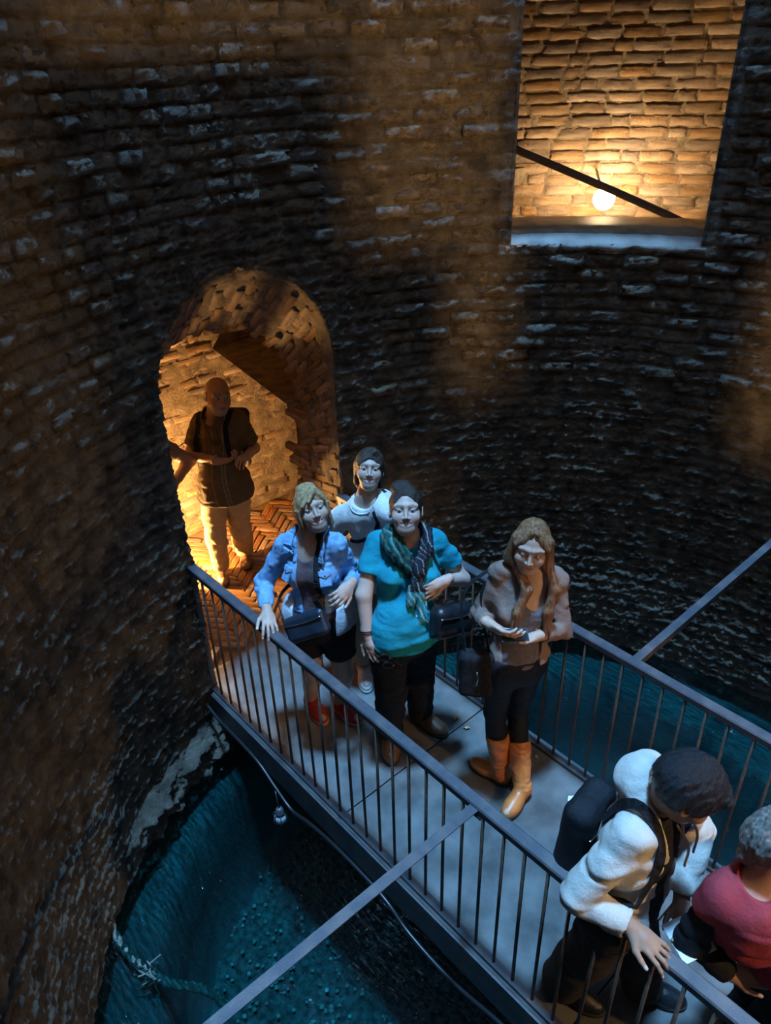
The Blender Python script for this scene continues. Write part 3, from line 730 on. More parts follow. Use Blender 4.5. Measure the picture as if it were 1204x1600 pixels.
# ---------------------------------------------------------------- litter
def leaf(loc, rz, s, label):
    r = np.random.default_rng(int(rz * 100)); v = []; f = []
    for k in range(7):
        t = k / 6; wd = .5 * math.sin(math.pi * min(t * 1.05, 1)) * (1 + .2 * r.standard_normal()) * .55
        for j in (-1, 0, 1): v.append((t, j * wd, .10 * abs(j) * (1 + r.random()) + .06 * math.sin(t * 5)))
    for k in range(6):
        for j in range(2): f.append((k * 3 + j, k * 3 + 3 + j, k * 3 + 4 + j, k * 3 + 1 + j))
    n = len(v); v = v + [(a, b, c + .03) for a, b, c in v]; f = [q[::-1] for q in f] + [tuple(i + n for i in q) for q in f]
    o = obj('leaf', mesh_np('leaf', np.array(v) * s, f), M_leaf); o.location = loc; o.rotation_euler = (0, 0, rz); setp(o, label, 'leaf', 'dry leaves on the bridge'); return o
leaf((.335, 1.06, .004), .6, .055, 'yellow dry leaf beside the toe of the brown shoe')
leaf((.36, .96, .004), 2.2, .04, 'small dry leaf scrap between brown shoe and far railing')
leaf((.49, .57, .004), 4.0, .035, 'dry leaf scrap lying against the far railing foot')
def paper(loc, s, seed, label, name='paper_scrap', cat='litter', mt=M_paper):
    r = np.random.default_rng(seed); n = 9; v = [(0, 0, .012 * s / .04)]
    for rg, rad in ((1, .5), (2, 1.0)):
        for k in range(n):
            a = 2 * math.pi * k / n; q = rad * s * (1 + .35 * r.standard_normal()); v.append((q * math.cos(a), q * math.sin(a) * .7, max(.001, s * (.35 / rg) * r.random())))
    f = [(0, 1 + k, 1 + (k + 1) % n) for k in range(n)] + [(1 + k, 1 + n + k, 1 + n + (k + 1) % n, 1 + (k + 1) % n) for k in range(n)] + [tuple(range(2 * n, n, -1))]
    o = obj(name, mesh_np(name, np.array(v), f), mt); o.location = loc; o.rotation_euler = (0, 0, seed); return setp(o, label, cat)
paper((.396, .254, .004), .024, 3, 'crumpled white paper scrap on the bridge near the orange boots')
paper((.30, .03, .002), .016, 5, 'flat pale scrap on the bridge behind the black backpack')
paper((-.149, -.66, .004), .02, 9, 'small white scrap on the bridge by the bottom of the picture')
paper((.99, 1.39, ZW + .006), .055, 12, 'pale crumpled plastic floating beside the far railing', 'plastic_litter', 'litter')
# ================================================================ people: implicit surfaces meshed by surface nets
f32 = np.float32
def A(*a): return np.array(a, dtype=f32)
def rc(P, a, b, r1, r2):
    a = np.asarray(a, f32); b = np.asarray(b, f32); ab = b - a; pa = P - a
    t = np.clip((pa @ ab) / (ab @ ab + 1e-9), 0, 1)
    return np.linalg.norm(pa - t[:, None] * ab, axis=1) - (r1 + (r2 - r1) * t)
def ell(P, c, r, M=None):
    q = P - np.asarray(c, f32)
    if M is not None: q = q @ np.asarray(M, f32).T
    r = np.asarray(r, f32); k0 = np.linalg.norm(q / r, axis=1); k1 = np.linalg.norm(q / (r * r), axis=1)
    return k0 * (k0 - 1) / np.maximum(k1, 1e-6)
def boxr(P, c, h, M=None, r=.01):
    q = P - np.asarray(c, f32)
    if M is not None: q = q @ np.asarray(M, f32).T
    q = np.abs(q) - (np.asarray(h, f32) - r)
    return np.linalg.norm(np.maximum(q, 0), axis=1) + np.minimum(q.max(axis=1), 0) - r
def smin(a, b, k):
    h = np.clip(.5 + .5 * (b - a) / k, 0, 1); return b * (1 - h) + a * h - k * h * (1 - h)
def smax(a, b, k): return -smin(-a, -b, k)

def surf(sdf, lo, hi, h, B=6):
    lo = np.asarray(lo, float); hi = np.asarray(hi, float)
    nb = np.ceil((hi - lo) / (h * B)).astype(int)
    bi = np.stack(np.meshgrid(*[np.arange(n) for n in nb], indexing='ij'), -1).reshape(-1, 3)
    c = (lo + (bi + .5) * h * B).astype(f32)
    d = sdf(c); bi = bi[np.abs(d) < h * B * .87 * 1.1 + .008]
    NC = nb * B + 2
    g = np.stack(np.meshgrid(*[np.arange(B + 1)] * 3, indexing='ij'), -1).reshape(-1, 3)
    gi = (bi[:, None, :] * B + g[None]); P = (lo + gi * h).astype(f32).reshape(-1, 3)
    val = np.empty(len(P), f32)
    for s in range(0, len(P), 200000): val[s:s + 200000] = sdf(P[s:s + 200000])
    val = np.where(val == 0, 1e-7, val).reshape(len(bi), B + 1, B + 1, B + 1)
    s = val < 0
    C8 = [(a, b, c_) for a in (0, 1) for b in (0, 1) for c_ in (0, 1)]
    sl = lambda arr, o: arr[:, o[0]:B + o[0], o[1]:B + o[1], o[2]:B + o[2]]
    cnt = sum(sl(s, o).astype(np.int8) for o in C8)
    act = (cnt > 0) & (cnt < 8)
    w = np.argwhere(act)
    if len(w) == 0: return np.zeros((0, 3)), np.zeros((0, 4), int)
    cv = {o: val[w[:, 0], w[:, 1] + o[0], w[:, 2] + o[1], w[:, 3] + o[2]] for o in C8}
    acc = np.zeros((len(w), 3)); n = np.zeros(len(w))
    for o in C8:
        for ax in range(3):
            if o[ax]: continue
            o2 = tuple(1 if k == ax else o[k] for k in range(3))
            a, b = cv[o], cv[o2]; m_ = (a < 0) != (b < 0); t = np.where(m_, a / np.where(m_, a - b, 1), 0)
            p = np.array(o, float)[None].repeat(len(w), 0); p[:, ax] += t
            acc += p * m_[:, None]; n += m_
    cell = bi[w[:, 0]] * B + w[:, 1:]
    verts = lo + (cell + acc / n[:, None]) * h
    key = lambda cc: (cc[:, 0].astype(np.int64) * NC[1] + cc[:, 1]) * NC[2] + cc[:, 2]
    kk = key(cell); order = np.argsort(kk); ks = kk[order]
    def look(cc):
        q_ = key(cc); i = np.searchsorted(ks, q_); i = np.minimum(i, len(ks) - 1); ok = (ks[i] == q_) & (cc >= 0).all(1)
        return order[i], ok
    quads = []
    for ax in range(3):
        o2 = tuple(1 if k == ax else 0 for k in range(3)); a, b = cv[(0, 0, 0)], cv[o2]; m_ = (a < 0) != (b < 0)
        cc = cell[m_]; u, v_ = [(1, 2), (2, 0), (0, 1)][ax]
        e1 = np.zeros(3, int); e1[u] = 1; e2 = np.zeros(3, int); e2[v_] = 1
        i0 = np.nonzero(m_)[0]; i1, k1 = look(cc - e1); i2, k2 = look(cc - e1 - e2); i3, k3 = look(cc - e2)
        ok = k1 & k2 & k3; q_ = np.stack([i0, i1, i2, i3], 1)[ok]; fl = (a[m_] < 0)[ok]
        q_[~fl] = q_[~fl][:, ::-1]; quads.append(q_)
    return verts, np.concatenate(quads)

def merge(parts):
    vs, fs, n = [], [], 0
    for v, f in parts: vs.append(v); fs.append(f + n); n += len(v)
    return np.concatenate(vs), np.concatenate(fs)

NTAB = np.random.default_rng(3).uniform(-1, 1, 32768).astype(f32)
def nz(P, fx, fy=None, fz=None, seed=0):
    """cheap value noise from a wrapped random table"""
    sc_ = np.array([fx, fy or fx, fz or fx], f32); q = P.astype(f32) * sc_ + f32(seed * 3.7); i = np.floor(q); w_ = q - i; w_ = w_ * w_ * (3 - 2 * w_); i = i.astype(np.int32) & 31; j = (i + 1) & 31
    x0, x1 = i[:, 0] << 10, j[:, 0] << 10; y0, y1 = i[:, 1] << 5, j[:, 1] << 5; z0, z1_ = i[:, 2], j[:, 2]; a, b, c = w_[:, 0], w_[:, 1], w_[:, 2]
    t = NTAB; lx = lambda y, z: t[x0 + y + z] * (1 - a) + t[x1 + y + z] * a
    return (lx(y0, z0) * (1 - b) + lx(y1, z0) * b) * (1 - c) + (lx(y0, z1_) * (1 - b) + lx(y1, z1_) * b) * c

def unit(v): v = np.asarray(v, float); return v / np.linalg.norm(v)
def frame(fwd, up):
    """rows: left, forward, up"""
    f_ = unit(fwd); u = np.asarray(up, float); u = unit(u - f_ * (u @ f_)); l = np.cross(u, f_); return np.stack([l, f_, u])

class Body:
    def __init__(s, J, S, face, build):
        s.J = {k: np.array(v, float) for k, v in J.items()}; s.S = S; s.k = S / 1.65; s.b = build; J = s.J; k = s.k
        s.up = unit(J['neck'] - J['pel']); s.left = unit(J['Ls'] - J['Rs']); s.left = unit(s.left - s.up * (s.left @ s.up)); s.fwd = np.cross(s.left, s.up)
        s.T = np.stack([s.left, s.fwd, s.up])
        hl = unit(J['LH'] - J['RH']); s.pf = np.cross(hl, V(0, 0, 1)); s.PT = frame(s.pf, V(0, 0, 1))
        s.H = frame(face, unit(J['top'] - J['neck']) if 'upv' not in build else build['upv']); s.hc = J['head']; s.hs = build.get('head', .95) * (S / 1.65) ** .5
        s.hands = {}
        for q in 'LR':
            o_ = 'R' if q == 'L' else 'L'; s.sh = getattr(s, 'sh', {}); s.sh[q] = J[q + 's'] + (J[o_ + 's'] - J[q + 's']) * build.get('narrow', .085) - s.up * .008
        for q in 'LR': J[q + 's'] = s.sh[q]
    def loc(s, P): return ((P - s.hc.astype(f32)) @ s.H.T.astype(f32)) / f32(s.hs)
    def hw(s, *p): return s.hc + (np.array(p) * s.hs) @ s.H          # head-local -> world
    # ---- masses
    def torso(s, P, g=0.0):
        J, k, b = s.J, s.k, s.b; gi = b.get('girth', 1.0)
        ch = J['chest']; pl = J['pel']; nk = J['neck']
        rib = ell(P, ch + s.up * .015 * k, A(.138 * gi, .102 * gi, .185) * k + g, s.T)
        wa = ell(P, pl * .52 + ch * .48 + s.fwd * .01 * gi, A(.122 * gi, .092 * gi, .17) * k + g, s.T)
        hp = ell(P, pl + V(0, 0, -.005), A(.172 * b.get('hip', gi), .122 * b.get('hip', gi), .135) * k + g, s.PT)
        d = smin(smin(rib, wa, .06), hp, .06)
        tz = rc(P, J['Ls'] - s.up * .008, J['Rs'] - s.up * .008, .040 * k + g, .040 * k + g); d = smin(d, tz, .04)
        for q in 'LR': d = smin(d, rc(P, nk + s.up * .030 * k, J[q + 's'] * .8 + nk * .2, .036 * k + g * .7, .036 * k + g), .035)
        if b.get('bust'):
            for sg in (-1, 1): d = smin(d, ell(P, ch + s.fwd * .078 * gi * k + s.left * sg * .070 * gi * k - s.up * .025, A(.064, .052, .062) * b['bust'] * k + g, s.T), .04)
        if b.get('belly'): d = smin(d, ell(P, pl * .6 + ch * .4 + s.fwd * .05, A(.135, .115, .14) * b['belly'] * k + g, s.T), .05)
        for sg in (-1, 1): d = smin(d, ell(P, pl - s.pf * .055 * k + s.PT[0] * sg * .075 * k + V(0, 0, -.05), A(.085, .085, .09) * k + g), .05)
        return d
    def arm(s, P, q, g=0.0, upto=1.0, loose=0.0):
        J, k = s.J, s.k * s.b.get('limb', 1.0); a, e, w_ = J[q + 's'], J[q + 'e'], J[q + 'w']
        d = rc(P, a, e, .043 * k + g, .036 * k + g)
        d = smin(d, rc(P, e, w_, .036 * k + g, .025 * k + g), .02)
        return d
    def leg(s, P, q, g=0.0, flare=0.0, knee=True):
        J, k = s.J, s.k * s.b.get('limb', 1.0); a, e, w_ = J[q + 'H'], J[q + 'k'], J[q + 'a']
        d = rc(P, a, e, .090 * k + g, .056 * k + g + flare * .4)
        if knee:
            d = smin(d, rc(P, e, w_, .054 * k + g + flare * .4, .036 * k + g + flare), .03)
            ax = unit(w_ - e); bk = -s.pf; d = smin(d, ell(P, e * .68 + w_ * .32 + bk * .018, A(.048, .048, .11) * k + g + flare * .5, frame(bk, -ax)), .03)
        return d
    # ---- head
    def head(s, P):
        q = s.loc(P); X, Y, Z = q[:, 0], q[:, 1], q[:, 2]; b = s.b; ax = np.abs(X); qa = np.stack([ax, Y, Z], 1)
        d = ell(q, A(0, -.014, .036), A(.075, .094, .086))
        d = smin(d, ell(q, A(0, .022, -.030), A(.060 * b.get('jaw', 1), .066, .078)), .035)
        d = smin(d, ell(q, A(0, .050, -.080), A(.038 * b.get('jaw', 1), .036, .032)), .03)
        d = smin(d, ell(qa, A(.038, .058, -.022), A(.027, .026, .026) * b.get('cheek', 1)), .025)
        d = smin(d, rc(qa, A(.010, .081, .037), A(.050, .064, .034), .0085, .0075), .020)
        d = smax(d, -ell(qa, A(.031, .094, .012), A(.019, .0135, .0115)), .010)
        d = np.minimum(d, np.linalg.norm(qa - A(.031, .0735, .013), axis=1) - .0128)
        d = smin(d, rc(qa, A(.016, .0745, .0235), A(.046, .071, .0215), .0052, .0045), .006)
        n = rc(q, A(0, .081, .024), A(0, .1035, -.020), .0062, .0095); n = smin(n, ell(qa, A(.0105, .092, -.025), A(.0072, .010, .0065)), .007)
        d = smin(d, n, .010)
        sm = b.get('smile', 0)
        zc = -.052 + sm * (ax / .03) ** 2 * .010
        ql = np.stack([X, Y, Z - zc], 1); mw = .022 + .007 * (sm > 0)
        yl = .0845 - .35 * (np.clip(ax, 0, .04) ** 2) / .04
        ql2 = np.stack([np.maximum(ax - mw, 0), Y - yl, Z - zc - .0065], 1); up_ = np.linalg.norm(ql2 * A(1, 1, 1.25), axis=1) - .0065
        ql3 = np.stack([np.maximum(ax - mw * .8, 0), Y - yl, Z - zc + .0075 + .004 * sm], 1); lw_ = np.linalg.norm(ql3 * A(1, 1, 1.1), axis=1) - .0072
        d = smin(d, up_, .006); d = smin(d, lw_, .006)
        e = ell(qa, A(.077, -.006, .0), A(.010, .019, .031), frame((.35, .94, 0), (0, 0, 1))); e = smax(e, -ell(qa, A(.088, .0, .004), A(.008, .011, .019)), .006); d = smin(d, e, .008)
        return d * f32(s.hs)
    def neck(s, P, g=0.0):
        k = s.k; J = s.J; gi = s.b.get('neckr', 1.0)
        return rc(P, J['neck'] - s.up * .03 + s.fwd * .0, s.hw(0, -.022, -.045), (.056 * gi + g) * k, (.052 * gi + g) * k)
    def skin_cols(s, v, base):
        q = s.loc(v.astype(f32)); X, Y, Z = q[:, 0], q[:, 1], q[:, 2]; ax = np.abs(X); b = s.b
        c = np.tile(np.array(base, float), (len(v), 1)) * (1 + .05 * nz(v, 60)[:, None])
        front = (Y > .02) & (Z > -.13) & (Z < .13)
        def tint(mask, col, a=1.0): c[mask] = c[mask] * (1 - a) + np.array(col) * a
        ck = np.exp(-((ax - .042) ** 2 + (Z + .018) ** 2) / (2 * .016 ** 2)) * front
        c[:] = c * (1 - .25 * ck[:, None]) + np.array(base) * np.array([1.12, .78, .74]) * .25 * ck[:, None]
        sm = b.get('smile', 0); zc = -.052 + sm * (ax / .03) ** 2 * .010; mw = .022 + .005 * (sm > 0)
        lip = front & (Y > .055) & (ax < mw + .004) & (Z - zc > -.0155 * (1 - .5 * (ax / mw) ** 2)) & (Z - zc < .012 * (1 - .6 * (ax / mw) ** 2)); tint(lip, np.array(base) * [.95, .62, .60], .7)
        gap = front & (Y > .05) & (ax < mw) & (np.abs(Z - zc) < (.0052 if sm else .0018) * (1 - .5 * (ax / mw) ** 2)); tint(gap, np.array(base) * [.5, .25, .25]); tint(gap & (ax < .0165), (.66, .65, .62) if sm else np.array(base) * [.4, .2, .2])
        if sm:
            edge = front & (Y > .05) & (ax < mw + .002) & (np.abs(np.abs(Z - zc) - .0060) < .0012); tint(edge, np.array(base) * [.5, .25, .25], .8)
        if not b.get('closed'):
            ex = (ax - .031); ez = Z - .0125; op = b.get('open', .0058) * .8; lid = (ex / .0135) ** 2 + (ez / op) ** 2 < 1; eye = front & lid & (Y > .05); tint(eye, (.50, .48, .47))
            tint(eye & (ex ** 2 + ez ** 2 < .0062 ** 2), b.get('iris', (.10, .06, .035))); tint(eye & (ex ** 2 + ez ** 2 < .0028 ** 2), (.01, .01, .01))
            lash = front & (Y > .05) & ((ex / .0165) ** 2 + (ez / (op + .0022)) ** 2 < 1) & ~lid; tint(lash, (.04, .025, .02), .7)
        else:
            tint(front & (Y > .05) & (((ax - .031) / .016) ** 2 + ((Z - .014) / .008) ** 2 < 1), np.array(base) * [.80, .66, .64], .8)
            lash = front & (Y > .05) & (np.abs(ax - .031) < .017) & (np.abs(Z - .0075 + .9 * ((ax - .031) ** 2) * -12) < .0016); tint(lash, (.05, .03, .025), .85)
        bz = .034 + .006 * np.clip((ax - .012) / .022, 0, 1) - .010 * np.clip((ax - .036) / .016, 0, 1)
        br = front & (Y > .04) & (ax > .012) & (ax < .052) & (np.abs(Z - bz) < .0028); tint(br, b.get('brow', (.10, .065, .04)), .55)
        if b.get('beard'):
            bd = np.exp(-np.maximum(0, (ax / .030) ** 2 + ((Z + .078) / .035) ** 2 - .6) * 2.5) * (Y > .02) * ~lip * (Z < -.036); c[:] = c * (1 - .75 * bd[:, None]) + np.array(b['beard']) * .75 * bd[:, None]
            st = np.clip((-Z - .03) / .03, 0, 1) * (Y > -.01) * (Z > -.12) * .25; c[:] = c * (1 - st[:, None]) + np.array(b['beard']) * st[:, None]
        return np.clip(c, 0, 1)

def hand(body, q, fd, pn, curl=.5, spread=.10, thumb=(.75, .2), size=1.0, fc=None):
    """five-fingered hand; fd finger direction, pn palm normal (out of the palm)"""
    J = body.J; k = body.k * size * .95; w_ = J[q + 'w']; fd = unit(fd); pn = np.asarray(pn, float); pn = unit(pn - fd * (pn @ fd)); sd = np.cross(fd, pn) * (1 if q == 'L' else -1)
    # sd points to the thumb side
    L_ = []
    pc = w_ + fd * .052 * k
    names = [(.030, .043, .98), (.010, .047, 1.08), (-.010, .044, 1.0), (-.028, .036, .82)]
    for n_, (off, ln, sc) in enumerate(names):
        root = w_ + fd * (.088 - .006 * abs(n_ - 1)) * k + sd * off * k
        d0 = unit(fd + sd * spread * (1.3 - n_) * .8); cu = (fc[n_] if fc else curl)
        p = root; a = cu * .55; pts = [w_ + fd * .03 * k + sd * off * .6 * k, p]
        for seg, l_ in enumerate((ln, ln * .62, ln * .50)):
            dd = d0 * math.cos(a) + pn * math.sin(a); p = p + dd * l_ * k; pts.append(p); a += cu * (1.0 if seg == 0 else .7)
        rr = np.array([.0105, .0098, .0088, .0078, .0066]) * k
        L_.append((pts, rr))
    t0 = w_ + fd * .022 * k + sd * .022 * k; td = unit(fd * thumb[0] + sd * .75 + pn * thumb[1]); t1_ = t0 + td * .042 * k; td2 = unit(fd * (thumb[0] + .3) + sd * .35 + pn * (thumb[1] + .1)); t2 = t1_ + td2 * .032 * k; t3 = t2 + unit(td2 + fd * .3) * .026 * k
    L_.append(([t0, t1_, t2, t3], np.array([.015, .0115, .0098, .0078]) * k))
    Mx = np.stack([sd, fd, pn]); 
    def sdf(P):
        d = ell(P, pc, A(.041, .056, .0155) * k, Mx)
        d = smin(d, rc(P, w_ - fd * .03, pc, .026 * k, .020 * k), .02)
        for n_, (pts, rr) in enumerate(L_):
            fg = None
            for a in range(len(pts) - 1):
                c = rc(P, pts[a], pts[a + 1], rr[a], rr[a + 1]); fg = c if fg is None else smin(fg, c, .003)
            d = smin(d, fg, .010 if n_ == 4 else .005)
        return d
    cen = w_ + fd * .09 * k
    tips = [pts[-1] for pts, _ in L_]; 
    body.hands[q] = (sdf, cen, .125 * k, tips, L_, pn, fd)
    return sdf

M_skin = mat('skin', (1, 1, 1), .48, .4, (.93, .93, .93), 60, 4, .0006, 300, attr='col')
def colmesh(name, v, f, cols, mt, parent=None, smooth=True):
    me = mesh_np(name, v, f, smooth)
    if cols is not None:
        a = me.color_attributes.new('col', 'FLOAT_COLOR', 'POINT'); c4 = np.ones((len(v), 4), f32); c4[:, :3] = cols; a.data.foreach_set('color', c4.ravel())
    return obj(name, me, mt, parent)

class Person:
    def __init__(s, J, S, face, label, build, skin):
        s.B = Body(J, S, face, build); B = s.B; s.skin = skin; a = (B.J['La'] + B.J['Ra']) / 2
        s.base = V(a[0], a[1], 0); s.root = empty('person', s.base); setp(s.root, label, 'person')
        pts = np.array(list(B.J.values())); s.lo = pts.min(0) - .22; s.hi = pts.max(0) + .22; s.lo[2] = max(s.lo[2], -.03)
    def part(s, name, sdf, h, mt, lo=None, hi=None, cols=None, parent=None, label=None):
        v, f = surf(sdf, s.lo if lo is None else lo, s.hi if hi is None else hi, h)
        c = cols(v) if callable(cols) else cols
        o = colmesh(name, v - s.base, f, c, mt, s.root if parent is None else parent)
        if label: o['label'] = label
        return o
    def body(s, h=.010, hh=.0030):
        B = s.B
        def full(P):
            d = B.torso(P)
            for q in 'LR':
                d = smin(d, B.arm(P, q), .03); d = smin(d, B.leg(P, q), .03)
                if q in B.hands: d = smin(d, B.hands[q][0](P), .012)
            d = smin(d, B.neck(P), .03); d = smin(d, B.head(P), .012)
            for q in 'LR':
                a, t = B.J[q + 'a'], B.J[q + 't']; d = smin(d, rc(P, a - V(0, 0, .03), t + V(0, 0, .005), .036 * B.k, .026 * B.k), .02)
            return d
        def headpart(P):
            return smin(smin(B.torso(P), B.neck(P), .03), B.head(P), .012)
        def handpart(q):
            return lambda P: smin(B.arm(P, q), B.hands[q][0](P), .012)
        boxes = []; hc = B.hw(0, 0, 0); r_ = .150 * B.hs
        fine = [(hc - V(.13, .13, .155), hc + V(.13, .13, .14), hh, headpart)]
        for q, (sd, cen, rr, *_) in B.hands.items():
            fine.append((np.minimum(cen - rr, B.J[q + 'w'] - .04), np.maximum(cen + rr, B.J[q + 'w'] + .04), .0036, handpart(q)))
        parts = []
        def far(P):                                            # coarse everywhere else; kept just inside the fine shells
            return full(P)
        v, f = surf(far, s.lo, s.hi, h)
        fc = v[f].mean(1); kill = np.zeros(len(f), bool)
        for lo, hi, hx, fn in fine:
            m_ = .012; kill |= ((fc > lo + m_) & (fc < hi - m_)).all(1)
        parts.append((v, f[~kill]))
        for lo, hi, hx, fn in fine:
            v2, f2 = surf(fn, lo, hi, hx); parts.append((v2, f2))
        v, f = merge(parts)
        used = np.unique(f); remap = np.zeros(len(v), int); remap[used] = np.arange(len(used)); v = v[used]; f = remap[f]
        c = B.skin_cols(v, s.skin)
        for q, (sd, cen, rr, tips, L_, pn, fd) in B.hands.items():      # nails
            for pts, rad in L_:
                tip = pts[-1]; ax = unit(pts[-1] - pts[-2]); dn = v - (tip - ax * .002 * B.k); nn = -(pn - ax * (pn @ ax)); nn = unit(nn)
                m_ = (np.linalg.norm(dn, axis=1) < .0105) & ((dn @ nn) > .0028) & (np.abs(dn @ ax) < .007); c[m_] = c[m_] * .55 + np.array([.85, .72, .70]) * .45
        return colmesh('body', v - s.base, f, c, M_skin, s.root)
    def strap(s, path, nrm, width, mt, parent, base, name='strap', th=.004):
        o = obj(name, MB().strip(path, nrm, width, th).mesh(name), mt, parent); 
        o.location = [-float(x) for x in base]; return o

def cloth(name, col, col2=None, rough=.85, sc=50, bump=.006, bs=45, **k):
    return mat(name, col, rough, .25, col2 or tuple(c * .82 for c in col), sc, 6, bump, bs, **k)
def folds(P, amp=.006, sx=9, sz=14, seed=0): return amp * (.8 * nz(P, sx, sx, sz, seed) + .9 * (.45 - np.abs(nz(P + .03 * nz(P, sx * .8, seed=seed + 9)[:, None], sx * 1.1, sx * 1.1, sz * 1.7, seed + 3))) * 2 + .35 * nz(P, sx * 3.1, sx * 3.1, sz * 3.0, seed + 5))

def plane(P, p, n): return ((P - np.asarray(p, f32)) @ np.asarray(unit(n), f32))

def snap(sdf, pts, off=.004, it=5):
    """pull points onto the surface of a garment; returns points and outward normals"""
    p = np.array(pts, dtype=f32); e = f32(.004); n = None
    for _ in range(it):
        d = sdf(p); n = np.stack([sdf(p + np.eye(3, dtype=f32)[k] * e) - sdf(p - np.eye(3, dtype=f32)[k] * e) for k in range(3)], 1)
        n /= np.linalg.norm(n, axis=1)[:, None] + 1e-6; p = p + n * np.clip(off - d, -.05, .05)[:, None]
    return p.astype(float), n.astype(float)
def strap_on(root, sdf, pts, width, mt, name='strap', th=.004, off=.003, n=6):
    b = np.array(root.location); P_, N_ = snap(sdf, catmull(pts, n), off)
    for _ in range(2): P_[1:-1] = .5 * P_[1:-1] + .25 * (P_[2:] + P_[:-2])
    return obj(name, MB().strip([p - b for p in P_], N_, width, th).mesh(name), mt, root)

def shoe(ps, q, mt, msole, col2=None, length=1.0, wd=1.0, boot=None, label=None, heel=.0, name='shoe'):
    B = ps.B; a, t = B.J[q + 'a'], B.J[q + 't']; k = B.k; d = t - a; d[2] = 0; d = unit(d); l = np.cross(V(0, 0, 1), d); Mx = np.stack([l, d, V(0, 0, 1)])
    c0 = V(a[0], a[1], 0)
    he = c0 - d * .045 * k; to = c0 + d * .165 * k * length
    def sdf(P):
        s1 = ell(P, he + d * .03 + V(0, 0, .045), A(.036 * wd, .048, .050) * k, Mx)
        s2 = ell(P, c0 + d * .105 * k * length + V(0, 0, .030), A(.046 * wd, .085 * length, .040) * k, Mx)
        s3 = rc(P, c0 + d * .0 + V(0, 0, .06), c0 + d * .09 * k + V(0, 0, .040), .040 * k * wd, .036 * k * wd)
        o = smin(smin(s1, s2, .03), s3, .03)
        if boot: 
            o = smin(o, boot(P), .02)
        else: o = smax(o, -(rc(P, a + V(0, 0, -.02), a + V(0, 0, .2), .036 * k, .05 * k)), .008)
        return smax(o, -(P[:, 2] - (.018 + heel * 0)), .006)
    lo = np.minimum(he, to) - .09; hi = np.maximum(he, to) + .09; lo[2] = -.01; hi[2] = .14
    if boot: hi[2] = .48; lo[:2] -= .1; hi[:2] += .1
    o = ps.part(name, sdf, .0045, mt, lo, hi, label=label)
    def sole(P):
        s1 = ell(P, he + d * .03 + V(0, 0, .014), A(.039 * wd, .052, .05) * k, Mx); s2 = ell(P, c0 + d * .105 * k * length + V(0, 0, .014), A(.049 * wd, .090 * length, .05) * k, Mx)
        s3 = boxr(P, c0 + d * .045 * k + V(0, 0, .014), A(.033 * wd, .06, .05) * k, Mx)
        return smax(smin(smin(s1, s2, .03), s3, .02), np.abs(P[:, 2] - .012) - .011, .004)
    ps.part('sole', sole, .0045, msole, lo, np.minimum(hi, V(9, 9, .05)), parent=o)
    return o

def hair(ps, sdf, mt, h=.004, lo=None, hi=None, seed=0, amp=.0035, label=None, fr=(95, 95, 10)):
    B = ps.B; hc = B.hc
    def g(P):
        q = B.loc(P); n = nz(q, fr[0], fr[1], fr[2], seed) + .6 * nz(q, fr[0] * 2.1, fr[1] * 2.1, fr[2] * 1.6, seed + 1); return sdf(P, q) * f32(B.hs) + amp * n
    return ps.part('hair', g, h, mt, hc - V(.22, .22, .45) if lo is None else lo, hc + V(.22, .22, .2) if hi is None else hi, label=label)
def hairmat(name, a, b): return mat(name, a, .38, .5, b, 110, 4, .006, 150, stretch=(1, 1, .07), lo=.3, hi=.7)
def cap_sdf(q, rad=(.087, .107, .101), c=(0, -.020, .032)): return ell(q, A(*c), A(*rad))
TO_CAM = lambda p: unit(CAM - np.array(p))
